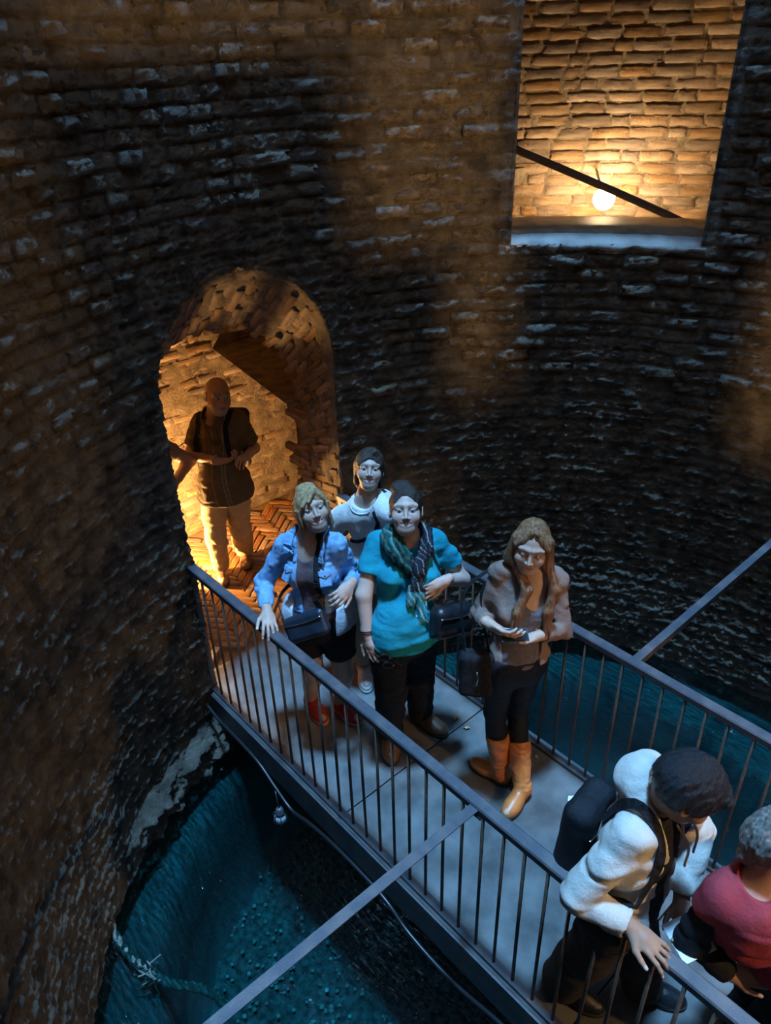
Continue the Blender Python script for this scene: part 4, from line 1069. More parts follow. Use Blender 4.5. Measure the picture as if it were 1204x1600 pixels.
# ---------------------------------------------------------------- the seven visitors (joint positions in metres)
JO = {
 'man': {'pel': [0.178, 3.165, 0.831], 'chest': [0.246, 3.255, 1.142], 'neck': [0.234, 3.272, 1.311], 'head': [0.265, 3.239, 1.469], 'top': [0.29, 3.262, 1.591], 'chin': [0.246, 3.191, 1.378], 'Ls': [0.379, 3.163, 1.306], 'Le': [0.457, 3.174, 1.038], 'Lw': [0.289, 3.012, 1.062], 'Lh': [0.247, 2.953, 1.114], 'LH': [0.249, 3.154, 0.779], 'Lk': [0.291, 3.236, 0.4], 'La': [0.386, 3.4, 0.068], 'Lt': [0.307, 3.264, 0.039], 'Rs': [0.176, 3.437, 1.263], 'Re': [0.104, 3.479, 1.0], 'Rw': [0.211, 3.267, 0.988], 'Rh': [0.298, 3.213, 0.983], 'RH': [0.101, 3.21, 0.827], 'Rk': [0.097, 3.264, 0.44], 'Ra': [0.132, 3.343, 0.069], 'Rt': [0.063, 3.2, 0.036]},
 'jean': {'pel': [-0.239, 1.549, 0.844], 'chest': [-0.204, 1.578, 1.16], 'neck': [-0.202, 1.613, 1.329], 'head': [-0.194, 1.582, 1.488], 'top': [-0.147, 1.635, 1.61], 'chin': [-0.217, 1.524, 1.385], 'Ls': [-0.128, 1.45, 1.324], 'Le': [-0.053, 1.458, 1.054], 'Lw': [-0.197, 1.313, 1.168], 'Lh': [-0.28, 1.287, 1.182], 'LH': [-0.175, 1.495, 0.814], 'Lk': [-0.15, 1.48, 0.426], 'La': [-0.1, 1.616, 0.073], 'Lt': [-0.095, 1.458, 0.033], 'Rs': [-0.292, 1.753, 1.26], 'Re': [-0.397, 1.81, 1.015], 'Rw': [-0.518, 1.605, 0.997], 'Rh': [-0.554, 1.52, 0.982], 'RH': [-0.286, 1.618, 0.816], 'Rk': [-0.257, 1.622, 0.427], 'Ra': [-0.211, 1.755, 0.073], 'Rt': [-0.241, 1.599, 0.032]},
 'white': {'pel': [0.248, 1.708, 0.865], 'chest': [0.293, 1.64, 1.176], 'neck': [0.228, 1.67, 1.335], 'head': [0.274, 1.684, 1.498], 'top': [0.31, 1.725, 1.61], 'chin': [0.227, 1.618, 1.427], 'Ls': [0.26, 1.482, 1.33], 'Le': [0.38, 1.548, 1.081], 'Lw': [0.349, 1.518, 0.845], 'Lh': [0.33, 1.496, 0.759], 'LH': [0.314, 1.656, 0.836], 'Lk': [0.309, 1.677, 0.44], 'La': [0.338, 1.772, 0.065], 'Lt': [0.253, 1.643, 0.04], 'Rs': [0.143, 1.798, 1.221], 'Re': [0.026, 1.934, 1.002], 'Rw': [0.028, 1.784, 0.816], 'Rh': [-0.002, 1.772, 0.731], 'RH': [0.182, 1.763, 0.848], 'Rk': [0.175, 1.765, 0.452], 'Ra': [0.215, 1.757, 0.066], 'Rt': [0.129, 1.627, 0.039]},
 'teal': {'pel': [-0.025, 1.107, 0.882], 'chest': [0.091, 1.201, 1.183], 'neck': [0.105, 1.21, 1.357], 'head': [0.091, 1.2, 1.524], 'top': [0.13, 1.235, 1.646], 'chin': [0.049, 1.157, 1.432], 'Ls': [0.278, 1.152, 1.314], 'Le': [0.354, 1.053, 1.058], 'Lw': [0.155, 0.993, 1.181], 'Lh': [0.069, 1.025, 1.177], 'LH': [0.055, 1.085, 0.841], 'Lk': [0.116, 1.135, 0.449], 'La': [0.193, 1.212, 0.072], 'Lt': [0.21, 1.061, 0.034], 'Rs': [-0.011, 1.353, 1.326], 'Re': [-0.117, 1.304, 1.065], 'Rw': [-0.131, 1.272, 0.827], 'Rh': [-0.106, 1.222, 0.755], 'RH': [-0.102, 1.148, 0.853], 'Rk': [-0.067, 1.164, 0.455], 'Ra': [-0.039, 1.23, 0.07], 'Rt': [-0.137, 1.106, 0.035]},
 'tan': {'pel': [0.266, 0.598, 0.853], 'chest': [0.317, 0.637, 1.173], 'neck': [0.349, 0.589, 1.335], 'head': [0.316, 0.605, 1.497], 'top': [0.345, 0.618, 1.621], 'chin': [0.266, 0.581, 1.402], 'Ls': [0.513, 0.555, 1.252], 'Le': [0.476, 0.483, 0.984], 'Lw': [0.254, 0.493, 1.069], 'Lh': [0.175, 0.534, 1.087], 'LH': [0.331, 0.59, 0.788], 'Lk': [0.361, 0.64, 0.396], 'La': [0.213, 0.447, 0.077], 'Lt': [0.054, 0.418, 0.031], 'Rs': [0.225, 0.723, 1.362], 'Re': [0.174, 0.779, 1.09], 'Rw': [0.055, 0.602, 1.193], 'Rh': [0.033, 0.514, 1.199], 'RH': [0.179, 0.622, 0.846], 'Rk': [0.295, 0.618, 0.468], 'Ra': [0.207, 0.598, 0.09], 'Rt': [0.188, 0.726, 0.016]},
 'hood': {'pel': [-0.573, -0.494, 0.873], 'chest': [-0.411, -0.475, 1.171], 'neck': [-0.368, -0.469, 1.357], 'head': [-0.392, -0.572, 1.499], 'top': [-0.411, -0.538, 1.629], 'chin': [-0.339, -0.56, 1.409], 'Ls': [-0.21, -0.501, 1.266], 'Le': [-0.038, -0.485, 1.039], 'Lw': [-0.049, -0.595, 0.825], 'Lh': [-0.035, -0.625, 0.74], 'LH': [-0.489, -0.476, 0.829], 'Lk': [-0.359, -0.548, 0.456], 'La': [-0.274, -0.612, 0.077], 'Lt': [-0.17, -0.745, 0.03], 'Rs': [-0.567, -0.497, 1.324], 'Re': [-0.667, -0.419, 1.076], 'Rw': [-0.588, -0.593, 0.947], 'Rh': [-0.626, -0.669, 0.996], 'RH': [-0.647, -0.531, 0.832], 'Rk': [-0.549, -0.451, 0.452], 'Ra': [-0.513, -0.348, 0.076], 'Rt': [-0.412, -0.482, 0.03]},
 'red': {'pel': [-0.083, -0.943, 0.815], 'chest': [-0.264, -0.842, 1.037], 'neck': [-0.267, -0.82, 1.199], 'head': [-0.241, -0.836, 1.353], 'top': [-0.197, -0.873, 1.458], 'chin': [-0.211, -0.872, 1.266], 'Ls': [-0.104, -0.879, 1.171], 'Le': [0.101, -0.917, 1.002], 'Lw': [0.184, -0.982, 0.802], 'Lh': [0.207, -1.008, 0.723], 'LH': [-0.008, -0.91, 0.814], 'Lk': [-0.0, -0.914, 0.44], 'La': [-0.015, -0.885, 0.075], 'Lt': [0.084, -1.007, 0.03], 'Rs': [-0.412, -0.736, 1.146], 'Re': [-0.405, -0.714, 0.879], 'Rw': [-0.308, -0.839, 0.719], 'Rh': [-0.279, -0.914, 0.751], 'RH': [-0.141, -1.002, 0.814], 'Rk': [-0.141, -1.013, 0.44], 'Ra': [-0.164, -0.988, 0.075], 'Rt': [-0.082, -1.123, 0.03]}}
M_black = cloth('black_cloth', (.010, .010, .011), (.020, .020, .022))
M_blacklea = mat('black_leather', (.010, .010, .012), .32, .5, (.02, .02, .022), 30, 4, .0012, 120)
M_rubsole = mat('rubber_sole', (.04, .035, .03), .8, .3)
M_white_sole = mat('white_sole', (.6, .58, .55), .7, .3)
M_brownlea = mat('brown_leather', (.16, .075, .035), .4, .5, (.22, .11, .05), 20, 5, .0008, 150)
M_metal = mat('bright_metal', (.7, .7, .68), .25, .5, metal=1.0)

def lerp(a, b, t): return np.asarray(a) * (1 - t) + np.asarray(b) * t
def bag_sdf(c, half, M, r=.03, top=None):
    def f(P): return boxr(P, c, A(*half), M, r) + .004 * nz(P, 18, seed=5)
    return f
def bag(name, c, half, M, mt, label, cat, r=.03, h=.005, flap=True, group=None):
    root = empty(name, c); setp(root, label, cat, group); rad = float(np.linalg.norm(half)) + .02
    v, f = surf(bag_sdf(c, half, M, r), c - rad, c + rad, h); o = colmesh('bag_body', v - c, f, None, mt, root)
    Mt = np.asarray(M); l, fw, u = Mt
    if flap:
        mb = MB(); n = []
        for k in range(13):
            t = k / 12 * 2 - 1; n.append(c + l * half[0] * .92 * t + fw * (half[1] + .003) + u * half[2] * (.45 - .12 * (1 - t * t)))
        obj('zip', MB().tube([p - c for p in n], .0035, 6).mesh('zip', True), M_metal, root)
    return root, o
def strap_path(B, pts): return catmull(pts, 6)

def add_strap(root, pts, nrm, width, mt, name='strap', th=.004):
    b = np.array(root.location); P_ = catmull(pts, 6); n = [unit(np.array(nrm(p)) if callable(nrm) else nrm) for p in P_]
    return obj(name, MB().strip([p - b for p in P_], n, width, th).mesh(name), mt, root)

def out_from(c2):
    c2 = np.array(c2)
    return lambda p: unit(np.array([p[0] - c2[0], p[1] - c2[1], .35]))

def short_sleeve(B, P, q, t, r0, r1):
    a, e = B.J[q + 's'], B.J[q + 'e']; end = lerp(a, e, t); ax = unit(e - a)
    return smax(rc(P, a, end + ax * .02, r0 * B.k, r1 * B.k), plane(P, end, ax), .006)
def long_sleeve(B, P, q, t, g0, g1, g2):
    J, k = B.J, B.k * B.b.get('limb', 1.0); a, e, w_ = J[q + 's'], J[q + 'e'], J[q + 'w']; end = lerp(e, w_, t); ax = unit(w_ - e)
    lo = smax(rc(P, e, end + ax * .02, .036 * k + g1, .026 * k + g2), plane(P, end, ax), .005)
    return smin(rc(P, a, e, .043 * k + g0, .036 * k + g1), lo, .02)
def trousers(ps, g, flare, mt, waist=.06, cuff=.06, h=.011, seed=4, amp=.007, name='trousers', cut=None):
    B = ps.B
    def f(P):
        d = smin(B.leg(P, 'L', g, flare), B.leg(P, 'R', g, flare), .015); d = smin(d, B.torso(P, .009), .04) + folds(P, amp, 8, 12, seed)
        d = smax(d, plane(P, B.J['pel'] + V(0, 0, waist), (0, 0, 1)), .005); return smax(d, plane(P, (0, 0, cuff), (0, 0, -1)), .005)
    return ps.part(name, f, h, mt)

# ================= 1. man in the doorway
def man():
    J = {k: np.array(v) for k, v in JO['man'].items()}; J['Lw'] = V(.345, 3.10, 1.04); J['Lh'] = V(.30, 3.05, 1.06)
    for k, q in (('Rw', .22), ('Lw', .12), ('Re', .15), ('Le', .03)): J[k] = J[k] + TO_CAM(J[k]) * q
    ps = Person(J, 1.62, unit(TO_CAM(J['head']) * V(1, 1, .12) + V(.28, -.05, 0)), 'bald man with grey beard standing in the lit arched doorway, hands clasped', dict(girth=1.06, head=1.06, jaw=1.12, beard=(.42, .38, .33), belly=1.0, neckr=1.15, limb=1.08, brow=(.14, .10, .07)), (.42, .24, .15))
    B = ps.B
    hand(B, 'R', (.80, -.58, .02), (.3, .45, .8), .9); hand(B, 'L', (-.75, -.55, .25), (.35, .45, -.8), .9)
    ps.body()
    sh = cloth('olive_shirt', (1, 1, 1), (.85, .85, .85), sc=30, attr='col')
    def top(P):
        d = smin(B.torso(P, .016), smin(short_sleeve(B, P, 'L', .80, .062, .070), short_sleeve(B, P, 'R', .80, .062, .070), .01), .035)
        sk = rc(P, B.J['pel'] + V(0, 0, .05), B.J['pel'] - V(0, 0, .10), .18, .195); sk = np.maximum(sk, ell(P, B.J['pel'], A(.205, .160, .30), B.PT)); d = smin(d, sk, .04)
        d = d + folds(P, .007)
        d = smax(d, plane(P, B.J['pel'] - V(0, 0, .075), (0, 0, -1)), .006)
        d = smax(d, -rc(P, B.J['neck'] + B.fwd * .035 + B.up * .09, B.J['neck'] + B.fwd * .13 - B.up * .10, .062, .012), .006)
        return d
    def stripes(v):
        q = (v - B.J['chest']) @ B.T.T; c = np.tile([.15, .105, .050], (len(v), 1)); m_ = (q[:, 1] > 0) & ((np.abs(np.abs(q[:, 0]) - .068) < .004) | (np.abs(np.abs(q[:, 0]) - .086) < .004) | (np.abs(q[:, 0] - .0) < .003)); c[m_] = [.30, .22, .11]; return c
    s_ = ps.part('shirt', top, .0068, sh, cols=stripes)
    # collar
    for sg in (-1, 1):
        a = B.J['neck'] + B.up * .055 - B.fwd * .05 + B.left * sg * .045; b = B.J['neck'] + B.up * .045 + B.left * sg * .072 + B.fwd * .02; c = B.J['neck'] - B.up * .045 + B.fwd * .115 + B.left * sg * .05
        o = obj('collar', MB().strip([p - ps.base for p in catmull([a, b, c], 5)], [unit(B.left * sg + B.up * .6)] * 11, .055, .006).mesh('collar'), cloth('shirt_collar', (.15, .105, .05)), s_)
    pm = cloth('beige_trousers', (.60, .50, .32), (.52, .43, .27), sc=20)
    def pants(P):
        d = smin(B.leg(P, 'L', .010, .022), B.leg(P, 'R', .010, .022), .012); d = smin(d, B.torso(P, .008), .03); d = d + folds(P, .008, 8, 12, 4)
        return smax(smax(d, plane(P, B.J['pel'] + V(0, 0, .06), (0, 0, 1)), .005), plane(P, (0, 0, .062), (0, 0, -1)), .005)
    ps.part('trousers', pants, .010, pm)
    for q in 'LR': shoe(ps, q, M_brownlea, M_rubsole)
    bp_, _ = bag('backpack', B.J['chest'] - B.fwd * .20, (.14, .07, .19), B.T, cloth('dark_pack', (.03, .028, .025)), 'dark backpack on the bald man in the doorway', 'backpack', .05, .008, False)
    for sg in (-1, 1):
        sp = [B.J['chest'] - B.fwd * .16 + B.left * sg * .10 + B.up * .16, B.J['neck'] + B.left * sg * .118 - B.fwd * .03 + B.up * .045, B.J['neck'] + B.left * sg * .125 + B.fwd * .085 - B.up * .04, B.J['chest'] + B.left * sg * .135 + B.fwd * .145 - B.up * .06, B.J['chest'] + B.left * sg * .17 + B.fwd * .06 - B.up * .17]
        strap_on(bp_, top, sp, .036, M_black)
    gp, _n = snap(top, [B.J['chest'] + B.fwd * .165 + B.left * .03 + B.up * .03], .012)
    gl = empty('eyeglasses', gp[0]); setp(gl, 'eyeglasses hanging from a cord on the chest of the bald man', 'glasses'); gb = np.array(gl.location)
    for sg in (-1, 1):
        ring_ = [B.left * sg * .022 + .018 * (B.left * math.cos(a) + B.up * math.sin(a) * .8) for a in np.linspace(0, 6.283, 13)]
        obj('lens_rim', MB().tube(ring_, .003, 5).mesh('lens_rim', True), M_rubber, gl)
        obj('cord', MB().tube([p - gb for p in catmull([gb + B.left * sg * .03, lerp(gb, B.J['neck'] + B.left * sg * .06 + B.fwd * .07, .6) + B.fwd * .012, B.J['neck'] + B.left * sg * .07 + B.fwd * .05 + B.up * .02], 5)], .0025, 5).mesh('cord', True), M_rubber, gl)
    w_ = B.J['Rw']; ax = unit(B.J['Rw'] - B.J['Re']); n1 = unit(np.cross(ax, V(0, 0, 1))); n2 = np.cross(ax, n1)
    obj('wristband', MB().tube([w_ - ps.base - ax * .03 + .033 * (n1 * math.cos(a) + n2 * math.sin(a)) for a in np.linspace(0, 6.283, 15)], .005, 6).mesh('wristband', True), mat('pale_band', (.6, .52, .35), .5, .4), ps.root)
man()

# ================= 2. person beside the doorway: only an elbow reaches past the jamb
def hidden():
    J = {k: list(np.array(v) + np.array([-.62, -.02, 0])) for k, v in JO['man'].items()}
    J['Ls'] = [-.22, 3.22, 1.30]; J['Le'] = [.015, 3.30, 1.06]; J['Lw'] = [-.17, 3.16, 1.03]
    ps = Person(J, 1.62, V(-.5, -.8, 0), 'person mostly hidden behind the door jamb, only a bare elbow showing', dict(girth=1.0, head=.95, limb=1.25), (.44, .25, .16)); B = ps.B
    hand(B, 'L', (-.9, -.4, .1), (.3, .7, -.5), .7); hand(B, 'R', (-.2, -.3, -.9), (.9, 0, 0), .4)
    ps.body(h=.012, hh=.005)
    ps.part('shirt', lambda P: smax(smin(smin(B.torso(P, .014), rc(P, B.J['Ls'], lerp(B.J['Ls'], B.J['Le'], .45), .062, .062), .03), rc(P, B.J['Rs'], lerp(B.J['Rs'], B.J['Re'], .6), .062, .062), .03), plane(P, B.J['pel'] - V(0, 0, .05), (0, 0, -1)), .006), .010, cloth('tan_shirt', (.34, .25, .15)))
    ps.part('trousers', lambda P: smax(smax(smin(smin(B.leg(P, 'L', .016, .02), B.leg(P, 'R', .016, .02), .015), B.torso(P, .008), .03), plane(P, B.J['pel'] + V(0, 0, .05), (0, 0, 1)), .006), plane(P, (0, 0, .06), (0, 0, -1)), .006), .010, cloth('grey_trousers', (.12, .11, .10)))
    for q in 'LR': shoe(ps, q, M_brownlea, M_rubsole)
    ps.part('hair', lambda P: np.maximum(cap_sdf(B.loc(P)), -ell(B.loc(P), A(0, .12, -.03), A(.066, .1, .09))) * .95, .006, hairmat('hidden_hair', (.03, .02, .012), (.06, .04, .025)), B.hc - .2, B.hc + .2)
hidden()

# ================= 3. woman in the denim jacket
def jean():
    J = dict(JO['jean'])
    fc = unit(TO_CAM(J['head']) + V(.10, -.09, -.10))
    up_ = V(-.10, .14, 1.0)
    ps = Person(J, 1.62, fc, 'smiling blonde woman in a light denim jacket and black shorts, hand on railing', dict(girth=1.0, bust=1.0, hip=1.0, head=.98, smile=1, brow=(.22, .15, .08), open=.0045, upv=up_), (.56, .36, .27)); B = ps.B
    J['Rw'] = [-.518, 1.60, 1.012]; B.J['Rw'] = V(-.520, 1.60, 1.014)
    hand(B, 'R', (-.45, -.86, -.16), (-.15, .0, -1), .42, .16); hand(B, 'L', (-.93, -.32, -.10), (.35, .75, -.45), .75, .12)
    ps.body(h=.010)
    tank = cloth('mauve_top', (.15, .10, .105), (.12, .08, .085))
    def tk(P):
        d = B.torso(P, .007) + folds(P, .002, 12, 12, 8); d = smax(d, plane(P, B.J['pel'] + V(0, 0, .06), (0, 0, -1)), .005)
        return smax(d, -ell(P, B.J['neck'] + B.fwd * .05 + B.up * .0, A(.085, .11, .115), B.T), .006)
    ps.part('top', tk, .0075, tank)
    den = mat('light_denim', (.26, .46, .68), .8, .3, (.15, .31, .52), 60, 8, .003, 120, lo=.3, hi=.7)
    def jk(P):
        d = B.torso(P, .015)
        for q in 'LR': d = smin(d, long_sleeve(B, P, q, .90, .013, .014, .013), .025)
        d = d + folds(P, .006, 14, 16, 2) + .003 * nz(P, 40, 40, 60, 9)
        d = smax(d, plane(P, B.J['pel'] + B.up * .085, -B.up), .006)
        q_ = (P - B.J['chest'].astype(f32)) @ B.T.T.astype(f32)
        op = np.abs(q_[:, 0] - .012) - (.066 + .10 * np.clip(q_[:, 2] - .05, 0, 1) - .06 * np.clip(-q_[:, 2] - .06, 0, 1)); d = smax(d, np.minimum(1.0, -np.maximum(op, -q_[:, 1] - .0)), .008)
        d = smax(d, -ell(P, B.J['neck'] + B.fwd * .05 + B.up * .055, A(.078, .095, .085), B.T), .006)
        return d
    jo = ps.part('denim_jacket', jk, .0062, den)
    seam = mat('denim_seam', (.22, .38, .58), .8, .3)
    for sg in (-1, 1):
        # collar flap, pocket flap, button, front placket
        pts = catmull([B.J['neck'] + B.up * .055 - B.fwd * .06 + B.left * sg * .03, B.J['neck'] + B.up * .055 + B.left * sg * .082 + B.fwd * .0, B.J['neck'] - B.up * .02 + B.left * sg * .096 + B.fwd * .075, B.J['neck'] - B.up * .085 + B.left * sg * .088 + B.fwd * .122], 5)
        pp, nn = snap(jk, pts, .006); obj('collar', MB().strip([p - ps.base for p in pp], nn, .060, .008).mesh('collar'), den, jo)
        pp, nn = snap(jk, [B.J['chest'] + B.left * sg * .112 + B.fwd * .130 + B.up * .02], -.004); c = pp[0]; Mx = frame(nn[0], B.up)
        v, f = surf(lambda P: np.maximum(boxr(P, c, A(.032, .012, .024), Mx, .004), plane(P, c - Mx[2] * .012, -Mx[2] + Mx[0] * .0) * .6 + np.abs((P - c.astype(f32)) @ Mx[0].astype(f32)) * .35 - .004), c - .06, c + .06, .003)
        obj('pocket_flap', mesh_np('pocket_flap', v - ps.base, f, True), den, jo)
        v, f = surf(lambda P: boxr(P, c - Mx[2] * .030 - Mx[1] * .002, A(.031, .008, .030), Mx, .004), c - .09, c + .06, .004); obj('pocket', mesh_np('pocket', v - ps.base, f, True), den, jo)
        mb = MB(); mb.add(*lathe([(.0055, 0), (.0055, .004), (.002, .006)], 10)); mb.v[0] = mb.v[0] @ np.stack([Mx[0], Mx[2], Mx[1]]) + (c + Mx[1] * .013 - ps.base); obj('button', mb.mesh('button', True), M_metal, jo)
    ws = cloth('white_shirt_tail', (.70, .70, .72), (.6, .6, .63))
    def tail(P):
        d = B.torso(P, .013) ; sk = ell(P, B.J['pel'] + V(0, 0, .02), A(.205, .160, .20), B.PT); d = smin(d, sk, .03) + folds(P, .006, 13, 6, 12)
        d = smax(d, np.abs((P - B.J['pel'].astype(f32))[:, 2] - .055) - .075, .005); q_ = (P - B.J['pel'].astype(f32)) @ B.PT.T.astype(f32); return smax(d, -(np.abs(q_[:, 0]) - .115 + .3 * np.clip(-q_[:, 1], 0, 1)), .006)
    ps.part('shirt_tail', tail, .008, ws)
    def sho(P):
        d = smin(B.leg(P, 'L', .022, .0, False), B.leg(P, 'R', .022, .0, False), .012); d = smin(d, B.torso(P, .010), .04) + folds(P, .005, 10, 10, 6)
        d = smax(d, plane(P, B.J['pel'] + V(0, 0, .07), (0, 0, 1)), .005); return smax(d, plane(P, (0, 0, .585), (0, 0, -1)), .005)
    ps.part('shorts', sho, .009, M_black)
    red_ = cloth('red_canvas', (.50, .045, .04), (.40, .03, .03))
    for q in 'LR': shoe(ps, q, red_, mat('pink_sole', (.55, .25, .22), .7, .3))
    hm = hairmat('blonde_hair', (.26, .12, .045), (.64, .42, .20))
    def hr_(P, q):
        ax = np.abs(q[:, 0]); qa = np.stack([ax, q[:, 1], q[:, 2]], 1)
        d = cap_sdf(q, (.086, .107, .102), (0, -.022, .034)); d = smax(d, -ell(q, A(-.006, .125, -.018), A(.066, .088, .100)), .008)
        d = smin(d, rc(qa, A(.070, -.01, .03), A(.080, -.03, -.095), .022, .014), .02); d = smin(d, rc(qa, A(.05, -.075, .0), A(.062, -.07, -.14), .045, .022), .03)
        d = smin(d, rc(qa, A(.078, .02, .02), A(.076, .012, -.065), .014, .007), .012)
        d = smin(d, rc(q, A(.028, .050, .112), A(-.055, .080, .045), .020, .011), .012); d = smin(d, rc(q, A(.02, .066, .100), A(-.02, .098, .060), .016, .009), .012); d = smin(d, rc(q, A(.03, .055, .105), A(.068, .06, .045), .018, .010), .012)
        return smin(d, ell(q, A(.0, -.03, .125), A(.05, .055, .024)), .02)
    hair(ps, hr_, hm, .0042, seed=3, amp=.0018)
    # crossbody bag with strap, buckle
    c = B.J['pel'] + B.fwd * .175 + B.up * .055 + B.left * .02; Mx = frame(B.fwd + V(0, 0, .25), B.up * 1 - B.left * .42)
    br, bo = bag('crossbody_bag', c, (.125, .035, .070), Mx, mat('navy_leather', (.012, .022, .035), .35, .5, (.02, .03, .045), 20, 4, .001, 90), 'dark blue-black crossbody bag worn by the woman in the denim jacket', 'bag', .03)
    st = [c + Mx[0] * .115 + Mx[2] * .05, B.J['chest'] + B.fwd * .165 + B.left * .062 - B.up * .11, B.J['chest'] + B.fwd * .158 + B.left * .062 + B.up * .03, B.J['neck'] + B.left * .070 + B.fwd * .098 - B.up * .04, B.J['neck'] + B.left * .060 + B.fwd * .01 + B.up * .062, B.J['neck'] + B.left * .02 - B.fwd * .09 + B.up * .0, B.J['chest'] - B.fwd * .14 - B.left * .05]
    strap_on(br, lambda P: np.minimum(np.minimum(jk(P), tk(P)), B.neck(P)), st[1:], .034, M_black); add_strap(br, [st[0], st[1]], B.fwd, .034, M_black)
    add_strap(br, [c - Mx[0] * .115 + Mx[2] * .04, B.J['pel'] - B.left * .19 + B.up * .13 + B.fwd * .06, B.J['chest'] - B.fwd * .13 - B.left * .12 - B.up * .1], lambda p: unit(-B.left + B.fwd * .4), .034, M_black)
    p = snap(lambda P: np.minimum(jk(P), tk(P)), [B.J['chest'] + B.fwd * .172 + B.left * .062 - B.up * .04], .010)[0][0]; mb = MB(); mb.box((-.022, -.004, -.012), (.022, .004, .012), B.T.T, p - c); obj('buckle', mb.mesh('buckle'), M_blacklea, br)
jean()

# ================= 4. woman in the white top
def white():
    J = dict(JO['white']); ps = Person(J, 1.65, unit(TO_CAM(J['head']) + V(0, 0, -.06)), 'smiling dark-haired woman in a white long-sleeved top standing at the back', dict(girth=.97, bust=.95, head=.95, smile=1, open=.005, brow=(.09, .06, .04)), (.55, .37, .28)); B = ps.B
    hand(B, 'R', (.0, -.2, -1), (.9, 0, .1), .4); hand(B, 'L', (0, -.2, -1), (-.9, 0, .1), .4)
    ps.body(h=.010)
    wm = cloth('white_knit', (.74, .73, .70), (.64, .62, .58), sc=15)
    def top(P):
        d = B.torso(P, .02)
        for q in 'LR': d = smin(d, long_sleeve(B, P, q, .92, .022, .028, .02), .03)
        d = smin(d, ell(P, B.J['pel'] + V(0, 0, .0), A(.22, .165, .22), B.PT), .04) + folds(P, .009, 9, 5, 21)
        d = smax(d, plane(P, B.J['pel'] - V(0, 0, .12), (0, 0, -1)), .006); return smax(d, -ell(P, B.J['neck'] + B.fwd * .03 + B.up * .055, A(.082, .095, .075), B.T), .006)
    t_ = ps.part('top', top, .0075, wm)
    obj('neckband', MB().tube([p - ps.base for p in snap(top, catmull([B.J['neck'] + B.up * .02 + B.left * .082 + B.fwd * .02, B.J['neck'] - B.up * .012 + B.left * .055 + B.fwd * .092, B.J['neck'] - B.up * .022 + B.fwd * .116, B.J['neck'] - B.up * .012 - B.left * .055 + B.fwd * .092, B.J['neck'] + B.up * .02 - B.left * .082 + B.fwd * .02], 6), .0)[0]], .005, 6).mesh('neckband', True), wm, t_)
    trousers(ps, .016, .016, cloth('khaki_trousers', (.42, .34, .22)), cuff=.13)
    for q in 'LR': shoe(ps, q, cloth('pale_canvas', (.62, .60, .56)), M_white_sole)
    hm = hairmat('dark_brown_hair', (.022, .014, .010), (.065, .042, .026))
    def hr_(P, q):
        ax = np.abs(q[:, 0]); qa = np.stack([ax, q[:, 1], q[:, 2]], 1)
        d = cap_sdf(q, (.087, .107, .103)); d = smax(d, -ell(q, A(-.004, .125, -.018), A(.065, .092, .108)), .006)
        d = smin(d, rc(qa, A(.072, -.015, .03), A(.074, -.02, -.075), .022, .014), .02); d = smin(d, rc(qa, A(.045, -.07, .0), A(.055, -.06, -.09), .042, .022), .03)
        d = smin(d, rc(q, A(.02, .055, .108), A(-.062, .066, .035), .018, .009), .012); return smin(d, rc(q, A(.025, .055, .107), A(.066, .058, .04), .016, .008), .012)
    hair(ps, hr_, hm, .004, seed=11, amp=.002)
    c = B.J['pel'] - B.left * .25 - B.fwd * .02 + B.up * .02
    br, _ = bag('shoulder_bag', c, (.05, .11, .09), B.T, M_blacklea, 'small dark bag on a crossbody strap of the woman in white', 'bag', .03, .007, False)
    st = [B.J['chest'] + B.fwd * .10 - B.left * .13 - B.up * .10, B.J['chest'] + B.fwd * .165 + B.left * .0 - B.up * .02, B.J['chest'] + B.fwd * .150 + B.left * .065 + B.up * .09, B.J['neck'] + B.left * .088 + B.fwd * .045 + B.up * .022, B.J['neck'] + B.left * .085 - B.fwd * .05 + B.up * .03, B.J['chest'] - B.fwd * .15, c + B.up * .09]
    strap_on(br, top, st[:-1], .024, cloth('navy_webbing', (.012, .02, .045)))
white()

